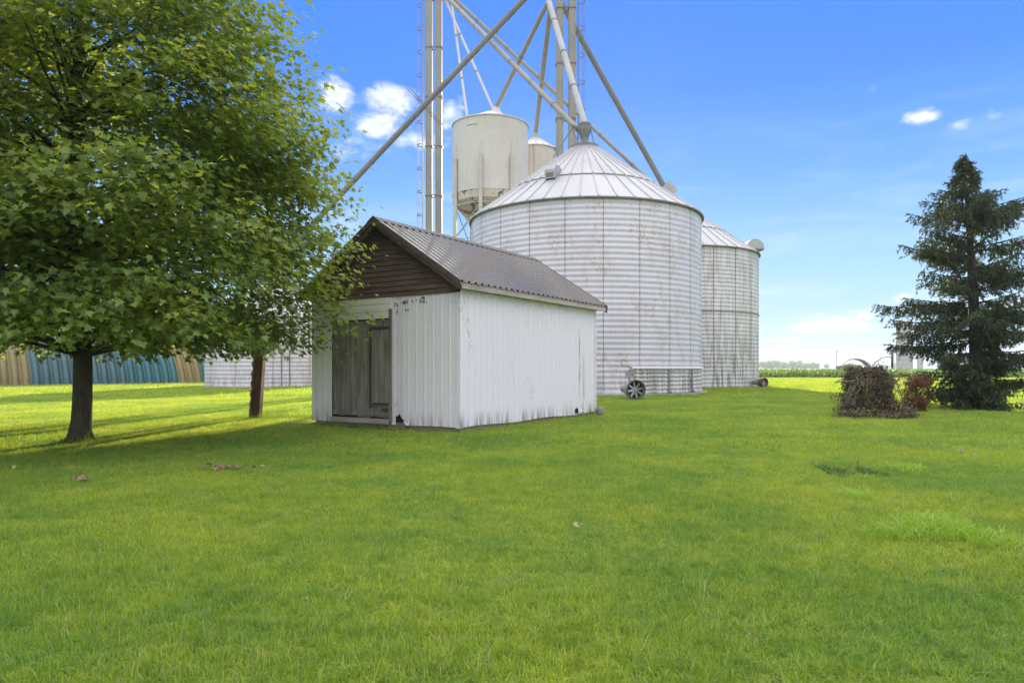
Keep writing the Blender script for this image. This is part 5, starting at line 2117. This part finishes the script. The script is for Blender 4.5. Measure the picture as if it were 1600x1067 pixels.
        mb.lathe([(rr + .05, zt), (rr * .92, zt + rr * .35), (rr * .6, zt + rr * .7), (0, zt + rr * .85)], 32, (c.x, D))
        P.append(mb.build('dome', M['galv'], smooth=True))
        adopt(root, P)


# ------------------------------------------------------------------ small litter on the lawn
def build_litter():
    r = np.random.default_rng(77)
    for (px, py, n, sp, lab) in ((361, 736, 26, .14, 'clump of brown dead maple leaves on the lawn below the shed'),
                                 (130, 756, 9, .05, 'small brown dead leaf clump on the lawn near the maple'),
                                 (895, 833, 1, .01, 'single pale fallen leaf on the lawn below the shed corner'),
                                 (1498, 712, 5, .07, 'tan dead leaves on the lawn in front of the spruce'),
                                 (20, 737, 2, .02, 'pale scrap on the shaded lawn at the far left')):
        D = ground_depth(py)
        c = at(px, py, D)
        P = np.stack([c.x + r.normal(0, sp, n), c.y + r.normal(0, sp * .6, n), r.uniform(.05, .075, n)], 1)
        N = unit(r.normal(0, .45, (n, 3)) + np.array([[0, -.5, 1]]))
        d = r.normal(0, 1, (n, 3))
        Y = unit(d - N * np.sum(d * N, 1, keepdims=True))
        o = leaf_cloud('dead_leaf', P, np.cross(Y, N), Y, N, r.uniform(.05, .10, n), r.uniform(.5, .86, n), M['dead_leaf'] if n > 2 else M['pale_leaf'], fold=.4)
        tag(o, lab, 'dead leaves')


M['pale_leaf'] = leafy('pale_leaf', [(0, (.34, .24, .13)), (1, (.42, .33, .2))], [(0, (.3, .25, .1)), (1, (.3, .25, .1))], .15, .8)

def build_haze():
    m = bpy.data.materials.new('haze_air')
    m.use_nodes = True
    nt = NT(m.node_tree)
    nt.n.clear()
    out = nt.new('ShaderNodeOutputMaterial')
    v = nt.new('ShaderNodeVolumePrincipled')
    v.inputs['Color'].default_value = (.80, .88, 1.0, 1)
    v.inputs['Density'].default_value = HAZE
    v.inputs['Anisotropy'].default_value = 0.0
    nt.l.new(v.outputs[0], out.inputs['Volume'])
    mb = MB()
    mb.abox(-900, 900, -60, 1600, -1, 38)
    o = mb.build('haze', m)
    tag(o, 'thin pale summer haze over the whole farm', 'haze', kind='stuff')


HAZE = .00045
build_haze()
build_ground()
build_shed()
build_bin1()
build_bin2()
fan('aeration_fan', at(994, 611, 27.9), Vector((.17, -1, 0)).normalized(), .385, M['fan_grey'], 'grey axial blower with rusty rim on the grass before the big bin', .62, True)
build_bin5()
build_hopper_bins()
elevator((670.7, 685.7), 9.8, 53.0, (230, 307), 660.5, (300, 1.75), -1, 'bucket elevator of two square casings rising behind the shed roof')
elevator((874.6, 893.6), 10.6, 46.0, (101, 187), 903.5, (129, 1.76), 1, 'bucket elevator of two square casings rising behind the big bin peak')
build_spouts()
build_arch_barn()
build_post()
build_maple()
build_spruce()
build_brush()
build_far()
build_litter()
build_grass()
